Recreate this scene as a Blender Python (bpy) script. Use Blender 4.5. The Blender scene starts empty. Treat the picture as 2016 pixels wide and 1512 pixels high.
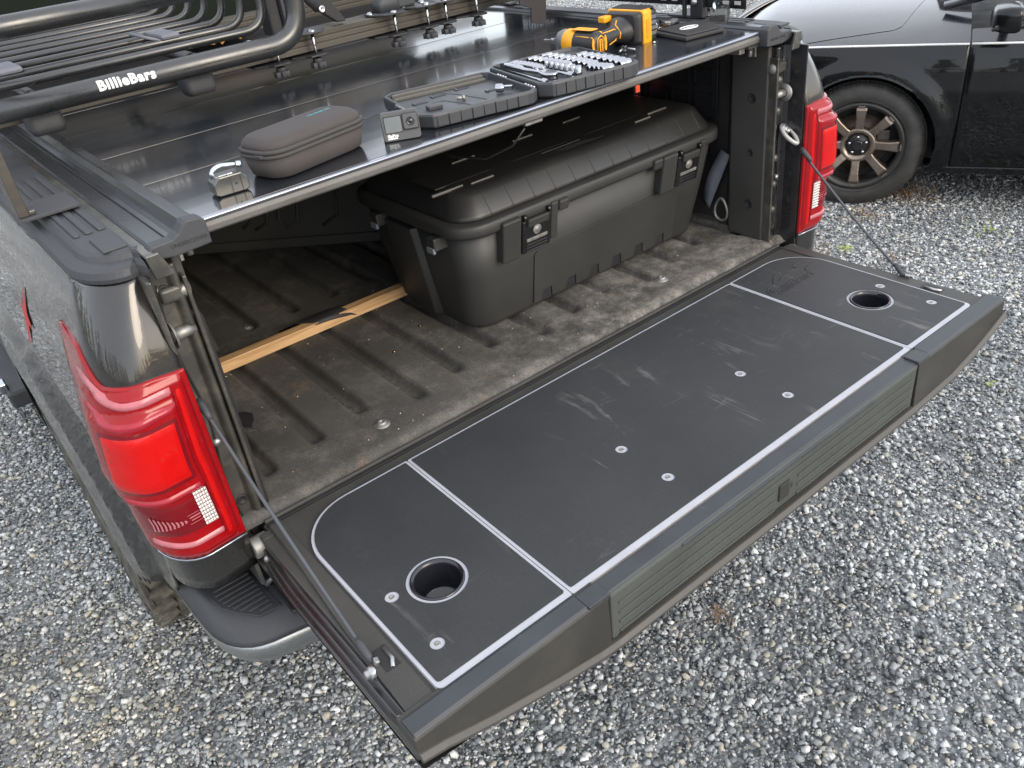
import bpy, bmesh, math, random
import numpy as np
from mathutils import Matrix, Vector, Euler
from mathutils import noise as mnoise

D = bpy.data
SC = bpy.context.scene
COL = SC.collection
rnd = random.Random(7)
PI = math.pi

# ------------------------------------------------------------------ camera
cam = D.cameras.new('camera'); camo = D.objects.new('camera', cam); COL.objects.link(camo)
SC.camera = camo
CX, CY, CZ = -1.0466, -1.2166, 0.9874
YAW, PITCH, ROLL, FPX = 0.61181, 0.57696, -0.12602, 1642.4
f = Vector((math.sin(YAW)*math.cos(PITCH), math.cos(YAW)*math.cos(PITCH), -math.sin(PITCH)))
rt = Vector((math.cos(YAW), -math.sin(YAW), 0)); up = rt.cross(f)
c_, s_ = math.cos(ROLL), math.sin(ROLL)
R_ = c_*rt + s_*up; U_ = -s_*rt + c_*up
camo.matrix_world = Matrix(((R_.x, U_.x, -f.x, CX), (R_.y, U_.y, -f.y, CY), (R_.z, U_.z, -f.z, CZ), (0, 0, 0, 1)))
cam.sensor_width = 36.0; cam.lens = FPX/2016*36.0
cam.clip_start = 0.02; cam.clip_end = 400
SC.render.resolution_x = 1024; SC.render.resolution_y = 768

# ------------------------------------------------------------------ world, sun, exposure
w = D.worlds.new('World'); SC.world = w; w.use_nodes = True
nt = w.node_tree; nt.nodes.clear()
sky = nt.nodes.new('ShaderNodeTexSky'); sky.sky_type = 'NISHITA'; sky.sun_disc = False
SUN_EL, SUN_AZ = math.radians(27), math.radians(170)     # azimuth from +Y towards +X
sky.sun_elevation = SUN_EL; sky.sun_rotation = SUN_AZ
sky.air_density = 1.0; sky.dust_density = 1.6; sky.ozone_density = 1.2
bg = nt.nodes.new('ShaderNodeBackground'); bg.inputs[1].default_value = 0.15
wo = nt.nodes.new('ShaderNodeOutputWorld')
veil = nt.nodes.new('ShaderNodeMix'); veil.data_type = 'RGBA'; veil.inputs[0].default_value = 0.55   # thin even evening cloud over the clear sky
veil.inputs[7].default_value = (8.5, 8.5, 8.6, 1)
nt.links.new(sky.outputs[0], veil.inputs[6]); nt.links.new(veil.outputs[2], bg.inputs[0]); nt.links.new(bg.outputs[0], wo.inputs[0])
sl = D.lights.new('sun', 'SUN'); sl.energy = 0.8; sl.angle = math.radians(30); sl.color = (1.0, 0.88, 0.72)
so = D.objects.new('sun', sl); COL.objects.link(so)
sd = Vector((math.sin(SUN_AZ)*math.cos(SUN_EL), math.cos(SUN_AZ)*math.cos(SUN_EL), math.sin(SUN_EL)))
so.rotation_euler = sd.to_track_quat('Z', 'Y').to_euler()
SC.view_settings.view_transform = 'Standard'; SC.view_settings.look = 'None'
SC.view_settings.gamma = 1.0; SC.view_settings.use_curve_mapping = False
SC.view_settings.exposure = 1.0

# ------------------------------------------------------------------ materials
MATS = {}
def pm(name, col, rough=0.6, metal=0.0, var=0.12, vs=6.0, bump=0.0, bs=120.0, coat=0.0, coatr=0.05,
       col2=None, c2s=8.0, c2lo=0.55, c2hi=0.7, spec=0.5, detail=6, bdist=0.002, rvar=0.08, flake=0.0, aniso=None, fine=0.0, fs=300.0):
    """Principled with noise colour variation, optional second colour in patches, bump and fine speckle."""
    if name in MATS: return MATS[name]
    m = D.materials.new(name); m.use_nodes = True; MATS[name] = m
    n = m.node_tree; N = n.nodes; Lk = n.links; b = N['Principled BSDF']
    tc = N.new('ShaderNodeTexCoord')
    mp = N.new('ShaderNodeMapping'); Lk.new(tc.outputs['Object'], mp.inputs[0])
    if aniso: mp.inputs['Scale'].default_value = aniso
    no = N.new('ShaderNodeTexNoise'); no.inputs['Scale'].default_value = vs; no.inputs['Detail'].default_value = detail
    Lk.new(mp.outputs[0], no.inputs['Vector'])
    rp = N.new('ShaderNodeValToRGB'); e = rp.color_ramp.elements
    e[0].position = 0.3; e[1].position = 0.72
    e[0].color = (*[max(0, c*(1-var)) for c in col], 1); e[1].color = (*[min(1, c*(1+var)) for c in col], 1)
    Lk.new(no.outputs['Fac'], rp.inputs[0]); out = rp.outputs[0]
    if col2 is not None:
        n2 = N.new('ShaderNodeTexNoise'); n2.inputs['Scale'].default_value = c2s; n2.inputs['Detail'].default_value = 9
        n2.inputs['Roughness'].default_value = 0.65
        Lk.new(mp.outputs[0], n2.inputs['Vector'])
        mr = N.new('ShaderNodeMapRange'); mr.inputs[1].default_value = c2lo; mr.inputs[2].default_value = c2hi
        Lk.new(n2.outputs['Fac'], mr.inputs[0])
        mx = N.new('ShaderNodeMix'); mx.data_type = 'RGBA'
        Lk.new(mr.outputs[0], mx.inputs[0]); Lk.new(out, mx.inputs[6]); mx.inputs[7].default_value = (*col2, 1)
        out = mx.outputs[2]
    if fine > 0:
        n3 = N.new('ShaderNodeTexNoise'); n3.inputs['Scale'].default_value = fs; n3.inputs['Detail'].default_value = 2
        Lk.new(mp.outputs[0], n3.inputs['Vector'])
        mr = N.new('ShaderNodeMapRange'); mr.inputs[1].default_value = 0.3; mr.inputs[2].default_value = 0.7
        mr.inputs[3].default_value = 1-fine; mr.inputs[4].default_value = 1+fine
        Lk.new(n3.outputs['Fac'], mr.inputs[0])
        mm = N.new('ShaderNodeVectorMath'); mm.operation = 'SCALE'
        Lk.new(out, mm.inputs[0]); Lk.new(mr.outputs[0], mm.inputs['Scale']); out = mm.outputs[0]
    Lk.new(out, b.inputs['Base Color'])
    if rvar > 0:
        mr = N.new('ShaderNodeMapRange'); mr.inputs[1].default_value = 0.3; mr.inputs[2].default_value = 0.7
        mr.inputs[3].default_value = max(0.02, rough-rvar); mr.inputs[4].default_value = min(1, rough+rvar)
        Lk.new(no.outputs['Fac'], mr.inputs[0]); Lk.new(mr.outputs[0], b.inputs['Roughness'])
    else: b.inputs['Roughness'].default_value = rough
    b.inputs['Metallic'].default_value = metal
    b.inputs['Specular IOR Level'].default_value = spec
    if coat: b.inputs['Coat Weight'].default_value = coat; b.inputs['Coat Roughness'].default_value = coatr
    if bump > 0:
        nb = N.new('ShaderNodeTexNoise'); nb.inputs['Scale'].default_value = bs; nb.inputs['Detail'].default_value = 3
        Lk.new(mp.outputs[0], nb.inputs['Vector'])
        bp = N.new('ShaderNodeBump'); bp.inputs['Strength'].default_value = bump; bp.inputs['Distance'].default_value = bdist
        Lk.new(nb.outputs['Fac'], bp.inputs['Height']); Lk.new(bp.outputs[0], b.inputs['Normal'])
    return m

M_paint = pm('grey_metallic_paint', (0.040, 0.037, 0.034), 0.28, 0.65, 0.06, 40, coat=1.0, coatr=0.03, rvar=0.03, fine=0.12, fs=900)
M_dust = pm('dusty_lower_paint', (0.075, 0.078, 0.078), 0.45, 0.4, 0.15, 9, coat=0.35, coatr=0.25, col2=(0.16, 0.155, 0.14), c2s=60, c2lo=0.6, c2hi=0.8)
M_trim = pm('dark_grey_plastic_trim', (0.042, 0.044, 0.049), 0.55, 0, 0.12, 5, bump=0.25, bs=900, bdist=0.0006, fine=0.1)
M_trim2 = pm('weathered_gate_cap_plastic', (0.036, 0.040, 0.047), 0.48, 0, 0.25, 9, col2=(0.13, 0.13, 0.135), c2s=14, c2lo=0.62, c2hi=0.82, bump=0.2, bs=700, bdist=0.0006)
M_fascia = pm('dusty_gate_fascia', (0.032, 0.031, 0.028), 0.5, 0, 0.15, 4, col2=(0.062, 0.058, 0.050), c2s=5, c2lo=0.5, c2hi=0.8, fine=0.1, fs=500)
M_step = pm('ribbed_step_rubber', (0.058, 0.064, 0.058), 0.6, 0, 0.12, 6, fine=0.12, fs=600, bump=0.2, bs=500, bdist=0.0005)
M_lip = pm('gate_lower_lip', (0.062, 0.058, 0.052), 0.5, 0, 0.1, 5, fine=0.06)
M_jamb = pm('black_painted_steel', (0.02, 0.02, 0.021), 0.3, 0, 0.2, 20, coat=0.7, coatr=0.12, col2=(0.06, 0.055, 0.045), c2s=25, c2lo=0.6, c2hi=0.8)
M_jambd = pm('dusty_painted_steel', (0.06, 0.058, 0.052), 0.4, 0.2, 0.25, 20, coat=0.4, coatr=0.2, col2=(0.14, 0.125, 0.1), c2s=22, c2lo=0.5, c2hi=0.75)
M_liner = None
M_linerw = pm('bed_liner_wall_plastic', (0.048, 0.047, 0.043), 0.6, 0, 0.2, 6, bump=0.4, bs=500, bdist=0.0008, fine=0.15, fs=500)
M_rubber = pm('black_rubber', (0.018, 0.018, 0.019), 0.65, 0, 0.2, 12, bump=0.2, bs=300, bdist=0.001, fine=0.1)
M_black = pm('black_plastic', (0.022, 0.022, 0.024), 0.42, 0, 0.12, 12, bump=0.15, bs=600, bdist=0.0005)
M_tub = pm('textured_tote_plastic', (0.032, 0.032, 0.031), 0.5, 0, 0.1, 5, bump=0.35, bs=700, bdist=0.0008, fine=0.14, fs=700)
M_lid = pm('tote_lid_plastic', (0.022, 0.022, 0.0215), 0.38, 0, 0.12, 5, bump=0.25, bs=700, bdist=0.0006, fine=0.1, fs=700)  # albedo lowered to stand in for the shade on the lid top
M_gloss = pm('gloss_black_plastic', (0.012, 0.012, 0.013), 0.22, 0, 0.1, 10, coat=0.3)
M_evag = pm('grey_foam_edge', (0.40, 0.41, 0.45), 0.7, 0, 0.06, 20, col2=(0.3, 0.3, 0.33), c2s=18, c2lo=0.6, c2hi=0.9)
M_chrome = pm('chrome', (0.42, 0.43, 0.46), 0.13, 1.0, 0.05, 20, rvar=0.05)
M_steel = pm('zinc_steel', (0.42, 0.42, 0.42), 0.38, 0.9, 0.2, 30, col2=(0.25, 0.23, 0.2), c2s=40)
M_bolt = pm('dull_bolt_steel', (0.33, 0.32, 0.3), 0.5, 0.7, 0.25, 60)
M_powder = pm('black_powder_coat', (0.018, 0.019, 0.020), 0.30, 0, 0.08, 30, bump=0.10, bs=1400, bdist=0.0003, spec=1.0, fine=0.12, fs=900)
M_extr = pm('anodised_extrusion', (0.085, 0.078, 0.067), 0.42, 0.55, 0.08, 8, aniso=(1, 8, 8), fine=0.05)
M_slat = pm('gloss_black_aluminium_slat', (0.014, 0.017, 0.022), 0.20, 0.0, 0.15, 4, coat=0.5, coatr=0.1, rvar=0.05, spec=0.8,
            col2=(0.035, 0.036, 0.04), c2s=5, c2lo=0.45, c2hi=0.75)
M_rail = pm('satin_black_rail', (0.04, 0.042, 0.047), 0.26, 0.3, 0.15, 5, rvar=0.06, spec=0.8, fine=0.05)
M_alu = pm('brushed_rail_edge', (0.35, 0.37, 0.42), 0.25, 0.9, 0.08, 6, rvar=0.05)
M_zinc = pm('pale_zinc', (0.42, 0.42, 0.40), 0.5, 0.35, 0.12, 30)
M_seal = pm('grey_edge_seal', (0.13, 0.125, 0.115), 0.55, 0, 0.15, 12, fine=0.1)
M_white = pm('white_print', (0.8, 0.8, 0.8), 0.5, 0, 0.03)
M_red = pm('red_lens', (0.27, 0.0015, 0.004), 0.12, 0, 0.08, 30, coat=0.35, spec=0.25, coatr=0.03, rvar=0.03)
M_redb = pm('bright_red_reflector', (0.50, 0.002, 0.0015), 0.3, 0, 0.06, 18, coat=0.35, spec=0.25, coatr=0.04, rvar=0.05)
M_redd = pm('deep_red_lens', (0.15, 0.003, 0.007), 0.14, 0, 0.1, 30, coat=0.35, spec=0.25, coatr=0.03, rvar=0.03)
M_pink = pm('frosted_pink_strip', (0.42, 0.13, 0.15), 0.25, 0, 0.1, 40, coat=0.35, spec=0.25, coatr=0.05)
M_pinkd = pm('rose_lens_strip', (0.32, 0.018, 0.032), 0.22, 0, 0.1, 40, coat=0.35, spec=0.25, coatr=0.05)
M_clear = pm('reverse_lamp_facets', (0.75, 0.70, 0.66), 0.2, 0.3, 0.1, 60, coat=1.0)
M_tyre = pm('dusty_tyre_rubber', (0.065, 0.060, 0.050), 0.8, 0, 0.25, 20, col2=(0.16, 0.15, 0.12), c2s=20, c2lo=0.42, c2hi=0.7, bump=0.3, bs=200, bdist=0.001)
M_tyre2 = pm('car_tyre_rubber', (0.035, 0.034, 0.033), 0.62, 0, 0.2, 12, col2=(0.07, 0.066, 0.058), c2s=12, c2lo=0.5, c2hi=0.8)
M_bronze = pm('bronze_grey_rim', (0.25, 0.205, 0.17), 0.3, 0.8, 0.1, 20, rvar=0.06)
M_rimd = pm('dark_rim_lip', (0.05, 0.048, 0.047), 0.4, 0.5, 0.2, 20)
M_carp = pm('black_car_paint', (0.009, 0.010, 0.014), 0.25, 0.0, 0.1, 30, coat=1.0, coatr=0.02, rvar=0.03, spec=0.6)
M_card = pm('dusty_black_car_paint', (0.003, 0.0035, 0.004), 0.3, 0, 0.2, 12, coat=0.6, coatr=0.02, col2=(0.012, 0.012, 0.011), c2s=14, c2lo=0.62, c2hi=0.95, spec=0.15)
M_glass = pm('dark_window_glass', (0.012, 0.016, 0.015), 0.05, 0, 0.1, 5, coat=1.0, coatr=0.01, rvar=0.01)
M_yel = pm('yellow_tool_plastic', (0.80, 0.36, 0.01), 0.42, 0, 0.06, 20, fine=0.04)
M_blkt = pm('black_tool_rubber', (0.02, 0.02, 0.021), 0.45, 0, 0.15, 20, bump=0.2, bs=500, bdist=0.0005)
M_greyt = pm('grey_tool_nose', (0.16, 0.165, 0.18), 0.4, 0.4, 0.1, 20)
M_case = pm('brown_fabric_case', (0.058, 0.051, 0.050), 0.85, 0, 0.15, 14, bump=0.5, bs=700, bdist=0.001, fine=0.18, fs=600)
M_zip = pm('zip_tape', (0.05, 0.047, 0.045), 0.75, 0, 0.1, 30, fine=0.15, fs=800)
M_teal = pm('teal_print', (0.05, 0.22, 0.26), 0.6)
M_lock = pm('padlock_grey', (0.12, 0.12, 0.115), 0.3, 0.75, 0.1, 30)
M_lockc = pm('padlock_chrome', (0.6, 0.66, 0.7), 0.16, 1.0, 0.08, 30)
M_camg = pm('camera_grey_rubber', (0.085, 0.086, 0.09), 0.6, 0, 0.1, 30, fine=0.08)
M_camsc = pm('camera_screen', (0.14, 0.155, 0.165), 0.15, 0, 0.05, coat=1.0)
M_sock = pm('socket_case_plastic', (0.042, 0.045, 0.050), 0.5, 0, 0.12, 14, bump=0.2, bs=500, bdist=0.0006, fine=0.08)
M_sockb = pm('socket_case_border', (0.085, 0.08, 0.07), 0.5, 0, 0.12, 14, fine=0.12)
M_wal = pm('black_wallet_fabric', (0.028, 0.027, 0.028), 0.7, 0, 0.1, 30, bump=0.3, bs=500, bdist=0.0006)
M_gold = pm('brass_keys', (0.45, 0.28, 0.12), 0.25, 0.95, 0.2, 40)
M_strap = pm('grey_webbing', (0.16, 0.17, 0.2), 0.8, 0, 0.1, 40)
M_leaf = pm('dry_orange_leaf', (0.5, 0.2, 0.02), 0.7, 0, 0.4, 30)
M_leafg = pm('yellow_green_leaf', (0.34, 0.42, 0.06), 0.6, 0, 0.3, 40)
M_straw = pm('dead_brown_weed', (0.24, 0.15, 0.08), 0.8, 0, 0.4, 40)
M_tree = pm('distant_tree_foliage', (0.035, 0.045, 0.02), 0.9, 0, 0.5, 3)

def mat_wood():
    m = D.materials.new('pale_pine_board'); m.use_nodes = True
    n = m.node_tree; N = n.nodes; Lk = n.links; b = N['Principled BSDF']
    tc = N.new('ShaderNodeTexCoord'); mp = N.new('ShaderNodeMapping'); mp.inputs['Scale'].default_value = (3, 60, 60)
    Lk.new(tc.outputs['Object'], mp.inputs[0])
    no = N.new('ShaderNodeTexNoise'); no.inputs['Scale'].default_value = 1.6; no.inputs['Detail'].default_value = 8; no.inputs['Distortion'].default_value = 1.2
    Lk.new(mp.outputs[0], no.inputs['Vector'])
    rp = N.new('ShaderNodeValToRGB'); e = rp.color_ramp.elements
    e[0].position = 0.35; e[0].color = (0.36, 0.2, 0.085, 1); e[1].position = 0.7; e[1].color = (0.62, 0.40, 0.2, 1)
    Lk.new(no.outputs['Fac'], rp.inputs[0])
    vo = N.new('ShaderNodeTexVoronoi'); vo.inputs['Scale'].default_value = 7; Lk.new(tc.outputs['Object'], vo.inputs['Vector'])
    mr = N.new('ShaderNodeMapRange'); mr.inputs[1].default_value = 0.03; mr.inputs[2].default_value = 0.09; mr.inputs[3].default_value = 1; mr.inputs[4].default_value = 0
    Lk.new(vo.outputs['Distance'], mr.inputs[0])
    mx = N.new('ShaderNodeMix'); mx.data_type = 'RGBA'; mx.inputs[7].default_value = (0.22, 0.09, 0.03, 1)
    Lk.new(mr.outputs[0], mx.inputs[0]); Lk.new(rp.outputs[0], mx.inputs[6]); Lk.new(mx.outputs[2], b.inputs['Base Color'])
    b.inputs['Roughness'].default_value = 0.7
    bp = N.new('ShaderNodeBump'); bp.inputs['Strength'].default_value = 0.3; bp.inputs['Distance'].default_value = 0.001
    Lk.new(no.outputs['Fac'], bp.inputs['Height']); Lk.new(bp.outputs[0], b.inputs['Normal'])
    return m
M_wood = mat_wood()

def mat_liner():
    m = D.materials.new('worn_dusty_bed_liner'); m.use_nodes = True
    n = m.node_tree; N = n.nodes; Lk = n.links; b = N['Principled BSDF']
    tc = N.new('ShaderNodeTexCoord'); O = tc.outputs['Object']
    def noise(s, d=6, r=0.6, sc=None):
        x = N.new('ShaderNodeTexNoise'); x.inputs['Scale'].default_value = s; x.inputs['Detail'].default_value = d; x.inputs['Roughness'].default_value = r
        if sc:
            mp = N.new('ShaderNodeMapping'); mp.inputs['Scale'].default_value = sc; Lk.new(O, mp.inputs[0]); Lk.new(mp.outputs[0], x.inputs['Vector'])
        else: Lk.new(O, x.inputs['Vector'])
        return x.outputs['Fac']
    def rng(v, a, b_, c=0, d=1):
        x = N.new('ShaderNodeMapRange'); x.inputs[1].default_value = a; x.inputs[2].default_value = b_; x.inputs[3].default_value = c; x.inputs[4].default_value = d
        Lk.new(v, x.inputs[0]); return x.outputs[0]
    def mix(fac, a, colb):
        x = N.new('ShaderNodeMix'); x.data_type = 'RGBA'
        Lk.new(fac, x.inputs[0])
        if isinstance(a, tuple): x.inputs[6].default_value = (*a, 1)
        else: Lk.new(a, x.inputs[6])
        x.inputs[7].default_value = (*colb, 1); return x.outputs[2]
    c = mix(rng(noise(3), 0.35, 0.65), (0.046, 0.043, 0.038), (0.085, 0.080, 0.072))
    c = mix(rng(noise(7, 10, 0.78), 0.50, 0.74, 0, 0.75), c, (0.2, 0.18, 0.15))
    c = mix(rng(noise(4.3, 6, 0.7), 0.60, 0.72, 0, 0.45), c, (0.26, 0.16, 0.09))
    c = mix(rng(noise(30, 8, 0.8), 0.6, 0.75, 0, 0.6), c, (0.3, 0.27, 0.22))
    # scuffed, pale end of the floor near the tailgate
    sp = N.new('ShaderNodeSeparateXYZ'); Lk.new(O, sp.inputs[0])
    px = rng(sp.outputs['X'], -0.35, 0.15); py = rng(sp.outputs['Y'], 0.42, 0.15)
    mu = N.new('ShaderNodeMath'); mu.operation = 'MULTIPLY'; Lk.new(px, mu.inputs[0]); Lk.new(py, mu.inputs[1])
    mu2 = N.new('ShaderNodeMath'); mu2.operation = 'MULTIPLY'; Lk.new(mu.outputs[0], mu2.inputs[0]); Lk.new(rng(noise(14, 10, 0.8), 0.42, 0.70, 0, 0.5), mu2.inputs[1])
    c = mix(mu2.outputs[0], c, (0.42, 0.39, 0.34))
    # fibre speckle
    vm = N.new('ShaderNodeVectorMath'); vm.operation = 'SCALE'; Lk.new(c, vm.inputs[0]); Lk.new(rng(noise(420, 2), 0.3, 0.7, 0.6, 1.4), vm.inputs['Scale'])
    Lk.new(vm.outputs[0], b.inputs['Base Color']); b.inputs['Roughness'].default_value = 0.8
    bp = N.new('ShaderNodeBump'); bp.inputs['Strength'].default_value = 0.5; bp.inputs['Distance'].default_value = 0.001
    Lk.new(noise(500, 2), bp.inputs['Height']); Lk.new(bp.outputs[0], b.inputs['Normal'])
    return m
M_liner = mat_liner()

def mat_eva():
    m = D.materials.new('scuffed_charcoal_foam'); m.use_nodes = True
    n = m.node_tree; N = n.nodes; Lk = n.links; b = N['Principled BSDF']
    tc = N.new('ShaderNodeTexCoord'); O = tc.outputs['Object']
    def tex(s, d=6, r=0.6, sc=None, dist=0.0, rot=None):
        x = N.new('ShaderNodeTexNoise'); x.inputs['Scale'].default_value = s; x.inputs['Detail'].default_value = d; x.inputs['Roughness'].default_value = r; x.inputs['Distortion'].default_value = dist
        mp = N.new('ShaderNodeMapping'); mp.inputs['Scale'].default_value = sc or (1, 1, 1)
        if rot: mp.inputs['Rotation'].default_value = (0, 0, rot)
        Lk.new(O, mp.inputs[0]); Lk.new(mp.outputs[0], x.inputs['Vector']); return x.outputs['Fac']
    def rng(v, a, b_, c=0, d=1):
        x = N.new('ShaderNodeMapRange'); x.inputs[1].default_value = a; x.inputs[2].default_value = b_; x.inputs[3].default_value = c; x.inputs[4].default_value = d
        Lk.new(v, x.inputs[0]); return x.outputs[0]
    def mix(fac, a, colb):
        x = N.new('ShaderNodeMix'); x.data_type = 'RGBA'; Lk.new(fac, x.inputs[0])
        if isinstance(a, tuple): x.inputs[6].default_value = (*a, 1)
        else: Lk.new(a, x.inputs[6])
        x.inputs[7].default_value = (*colb, 1); return x.outputs[2]
    def mul(a, b2):
        x = N.new('ShaderNodeMath'); x.operation = 'MULTIPLY'; Lk.new(a, x.inputs[0]); Lk.new(b2, x.inputs[1]); return x.outputs[0]
    c = mix(rng(tex(2.2), 0.35, 0.68), (0.028, 0.030, 0.032), (0.041, 0.043, 0.045))
    c = mix(rng(tex(3.5, 9, 0.7), 0.56, 0.8, 0, 0.5), c, (0.085, 0.08, 0.075))
    streak = rng(tex(5, 8, 0.7, (6, 1.0, 1), 0.6, 0.5), 0.585, 0.70, 0, 0.8)
    gate = rng(tex(2.6, 3), 0.47, 0.56)
    c = mix(mul(streak, gate), c, (0.15, 0.145, 0.14))
    streak2 = rng(tex(7, 8, 0.7, (1.0, 7, 1), 0.8, -0.35), 0.60, 0.71, 0, 0.7)
    c = mix(mul(streak2, rng(tex(3.1, 3), 0.47, 0.58)), c, (0.16, 0.155, 0.15))
    vm = N.new('ShaderNodeVectorMath'); vm.operation = 'SCALE'; Lk.new(c, vm.inputs[0]); Lk.new(rng(tex(600, 2), 0.3, 0.7, 0.82, 1.18), vm.inputs['Scale'])
    Lk.new(vm.outputs[0], b.inputs['Base Color']); b.inputs['Roughness'].default_value = 0.62
    b.inputs['Specular IOR Level'].default_value = 0.4
    bp = N.new('ShaderNodeBump'); bp.inputs['Strength'].default_value = 0.3; bp.inputs['Distance'].default_value = 0.0006
    Lk.new(tex(900, 2), bp.inputs['Height']); Lk.new(bp.outputs[0], b.inputs['Normal'])
    return m
M_eva = mat_eva()

# ------------------------------------------------------------------ mesh helpers
class MB:
    def __init__(s): s.v = []; s.f = []; s.sm = []
    def add(s, vs, fs, smooth=False):
        o = len(s.v); s.v += [tuple(v) for v in vs]; s.f += [tuple(i+o for i in q) for q in fs]; s.sm += [smooth]*len(fs); return s
    def box(s, x0, x1, y0, y1, z0, z1, M=None):
        vs = [Vector(p) for p in ((x0,y0,z0),(x1,y0,z0),(x1,y1,z0),(x0,y1,z0),(x0,y0,z1),(x1,y0,z1),(x1,y1,z1),(x0,y1,z1))]
        if M is not None: vs = [M @ v for v in vs]
        return s.add(vs, [(0,3,2,1),(4,5,6,7),(0,1,5,4),(1,2,6,5),(2,3,7,6),(3,0,4,7)])
    def prism(s, poly, h0, h1, M=None, axis='z', smooth=False):
        """poly (a,b) extruded along axis; axis 'z': (a,b,h); 'y': (a,h,b); 'x': (h,a,b)"""
        g = {'z': lambda a,b,h: Vector((a,b,h)), 'y': lambda a,b,h: Vector((a,h,b)), 'x': lambda a,b,h: Vector((h,a,b))}[axis]
        n = len(poly); vs = [g(a,b,h0) for a,b in poly]+[g(a,b,h1) for a,b in poly]
        if M is not None: vs = [M @ v for v in vs]
        fs = [tuple(range(n))[::-1], tuple(range(n, 2*n))]
        s.add(vs, fs); o = len(s.v)-2*n
        for i in range(n):
            j = (i+1) % n; s.f.append((o+i, o+j, o+n+j, o+n+i)); s.sm.append(smooth)
        return s
    def tube(s, pts, r, n=12, cap=True, closed=False):
        pts = [Vector(p) for p in pts]; m = len(pts); rr = r if isinstance(r, (list, tuple)) else [r]*m
        vs = []; prev = None
        for i, p in enumerate(pts):
            if closed: t = (pts[(i+1) % m]-pts[i-1])
            else: t = (pts[min(i+1, m-1)]-pts[max(i-1, 0)])
            t.normalize()
            if prev is None:
                a = Vector((0,0,1)) if abs(t.z) < 0.9 else Vector((1,0,0)); u = t.cross(a).normalized()
            else: u = (prev - t*prev.dot(t)).normalized()
            prev = u; v = t.cross(u)
            for k in range(n):
                an = 2*PI*k/n; vs.append(p + (u*math.cos(an)+v*math.sin(an))*rr[i])
        fs = []
        for i in range(m if closed else m-1):
            i2 = (i+1) % m
            for k in range(n):
                k2 = (k+1) % n; fs.append((i*n+k, i*n+k2, i2*n+k2, i2*n+k))
        s.add(vs, fs, True)
        if cap and not closed:
            o = len(s.v)-len(vs); s.f.append(tuple(o+k for k in range(n))[::-1]); s.sm.append(False)
            s.f.append(tuple(o+(m-1)*n+k for k in range(n))); s.sm.append(False)
        return s
    def lathe(s, prof, n=32, M=None, smooth=True, closed=False):
        """prof: list of (r, h) about local Z"""
        vs = []
        for r, h in prof:
            for k in range(n): vs.append(Vector((r*math.cos(2*PI*k/n), r*math.sin(2*PI*k/n), h)))
        if M is not None: vs = [M @ v for v in vs]
        fs = []; m = len(prof)
        for i in range(m if closed else m-1):
            i2 = (i+1) % m
            for k in range(n): k2 = (k+1) % n; fs.append((i*n+k, i*n+k2, i2*n+k2, i2*n+k))
        return s.add(vs, fs, smooth)
    def disc(s, r0, r1, h, n=32, M=None):
        return s.lathe([(r0, h), (r1, h)], n, M, False)
    def cyl(s, p0, p1, r, n=20): return s.tube([p0, p1], r, n)
    def loft(s, rings, cap0=True, cap1=True, smooth=True, close=True):
        n = len(rings[0]); o = len(s.v)
        for rg in rings: s.v += [tuple(p) for p in rg]
        for i in range(len(rings)-1):
            for k in range(n if close else n-1):
                k2 = (k+1) % n; s.f.append((o+i*n+k, o+i*n+k2, o+(i+1)*n+k2, o+(i+1)*n+k)); s.sm.append(smooth)
        if cap0: s.f.append(tuple(o+k for k in range(n))[::-1]); s.sm.append(False)
        if cap1: s.f.append(tuple(o+(len(rings)-1)*n+k for k in range(n))); s.sm.append(False)
        return s
    def grid(s, rows, smooth=True, flip=False, skip=None):
        o = len(s.v); m = len(rows); n = len(rows[0])
        for r in rows: s.v += [tuple(p) for p in r]
        for i in range(m-1):
            for k in range(n-1):
                if skip and skip(i, k): continue
                q = (o+i*n+k, o+i*n+k+1, o+(i+1)*n+k+1, o+(i+1)*n+k)
                s.f.append(q[::-1] if flip else q); s.sm.append(smooth)
        return s
    def xf(s, M):
        s.v = [tuple(M @ Vector(v)) for v in s.v]; return s
    def mesh(s, name, mat):
        me = D.meshes.new(name); me.from_pydata(s.v, [], s.f); me.update()
        me.polygons.foreach_set('use_smooth', s.sm[:len(me.polygons)]) if len(me.polygons) == len(s.sm) else None
        me.materials.append(mat); return me

def rrect(cx, cy, hx, hy, r, n=5):
    out = []
    for sx, sy, a0 in ((1,1,0),(-1,1,PI/2),(-1,-1,PI),(1,-1,1.5*PI)):
        for k in range(n+1):
            a = a0 + PI/2*k/n
            out.append((cx+sx*(hx-r)+r*math.cos(a), cy+sy*(hy-r)+r*math.sin(a)))
    return out
def ringz(pl, z): return [(a, b, z) for a, b in pl]
def roundbox(mb, cx, cy, hx, hy, z0, z1, r, e=0.0, M=None):
    """box with rounded vertical edges (r) and softened top/bottom (e)"""
    rg = []
    for z, q in ((z0, -e), (z0+e*0.3, -e*0.3), (z0+e, 0), (z1-e, 0), (z1-e*0.3, -e*0.3), (z1, -e)):
        rg.append(ringz(rrect(cx, cy, hx+q, hy+q, max(r+q, 0.0005)), z))
    if M is not None: rg = [[tuple(M @ Vector(p)) for p in r_] for r_ in rg]
    return mb.loft(rg)

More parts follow.
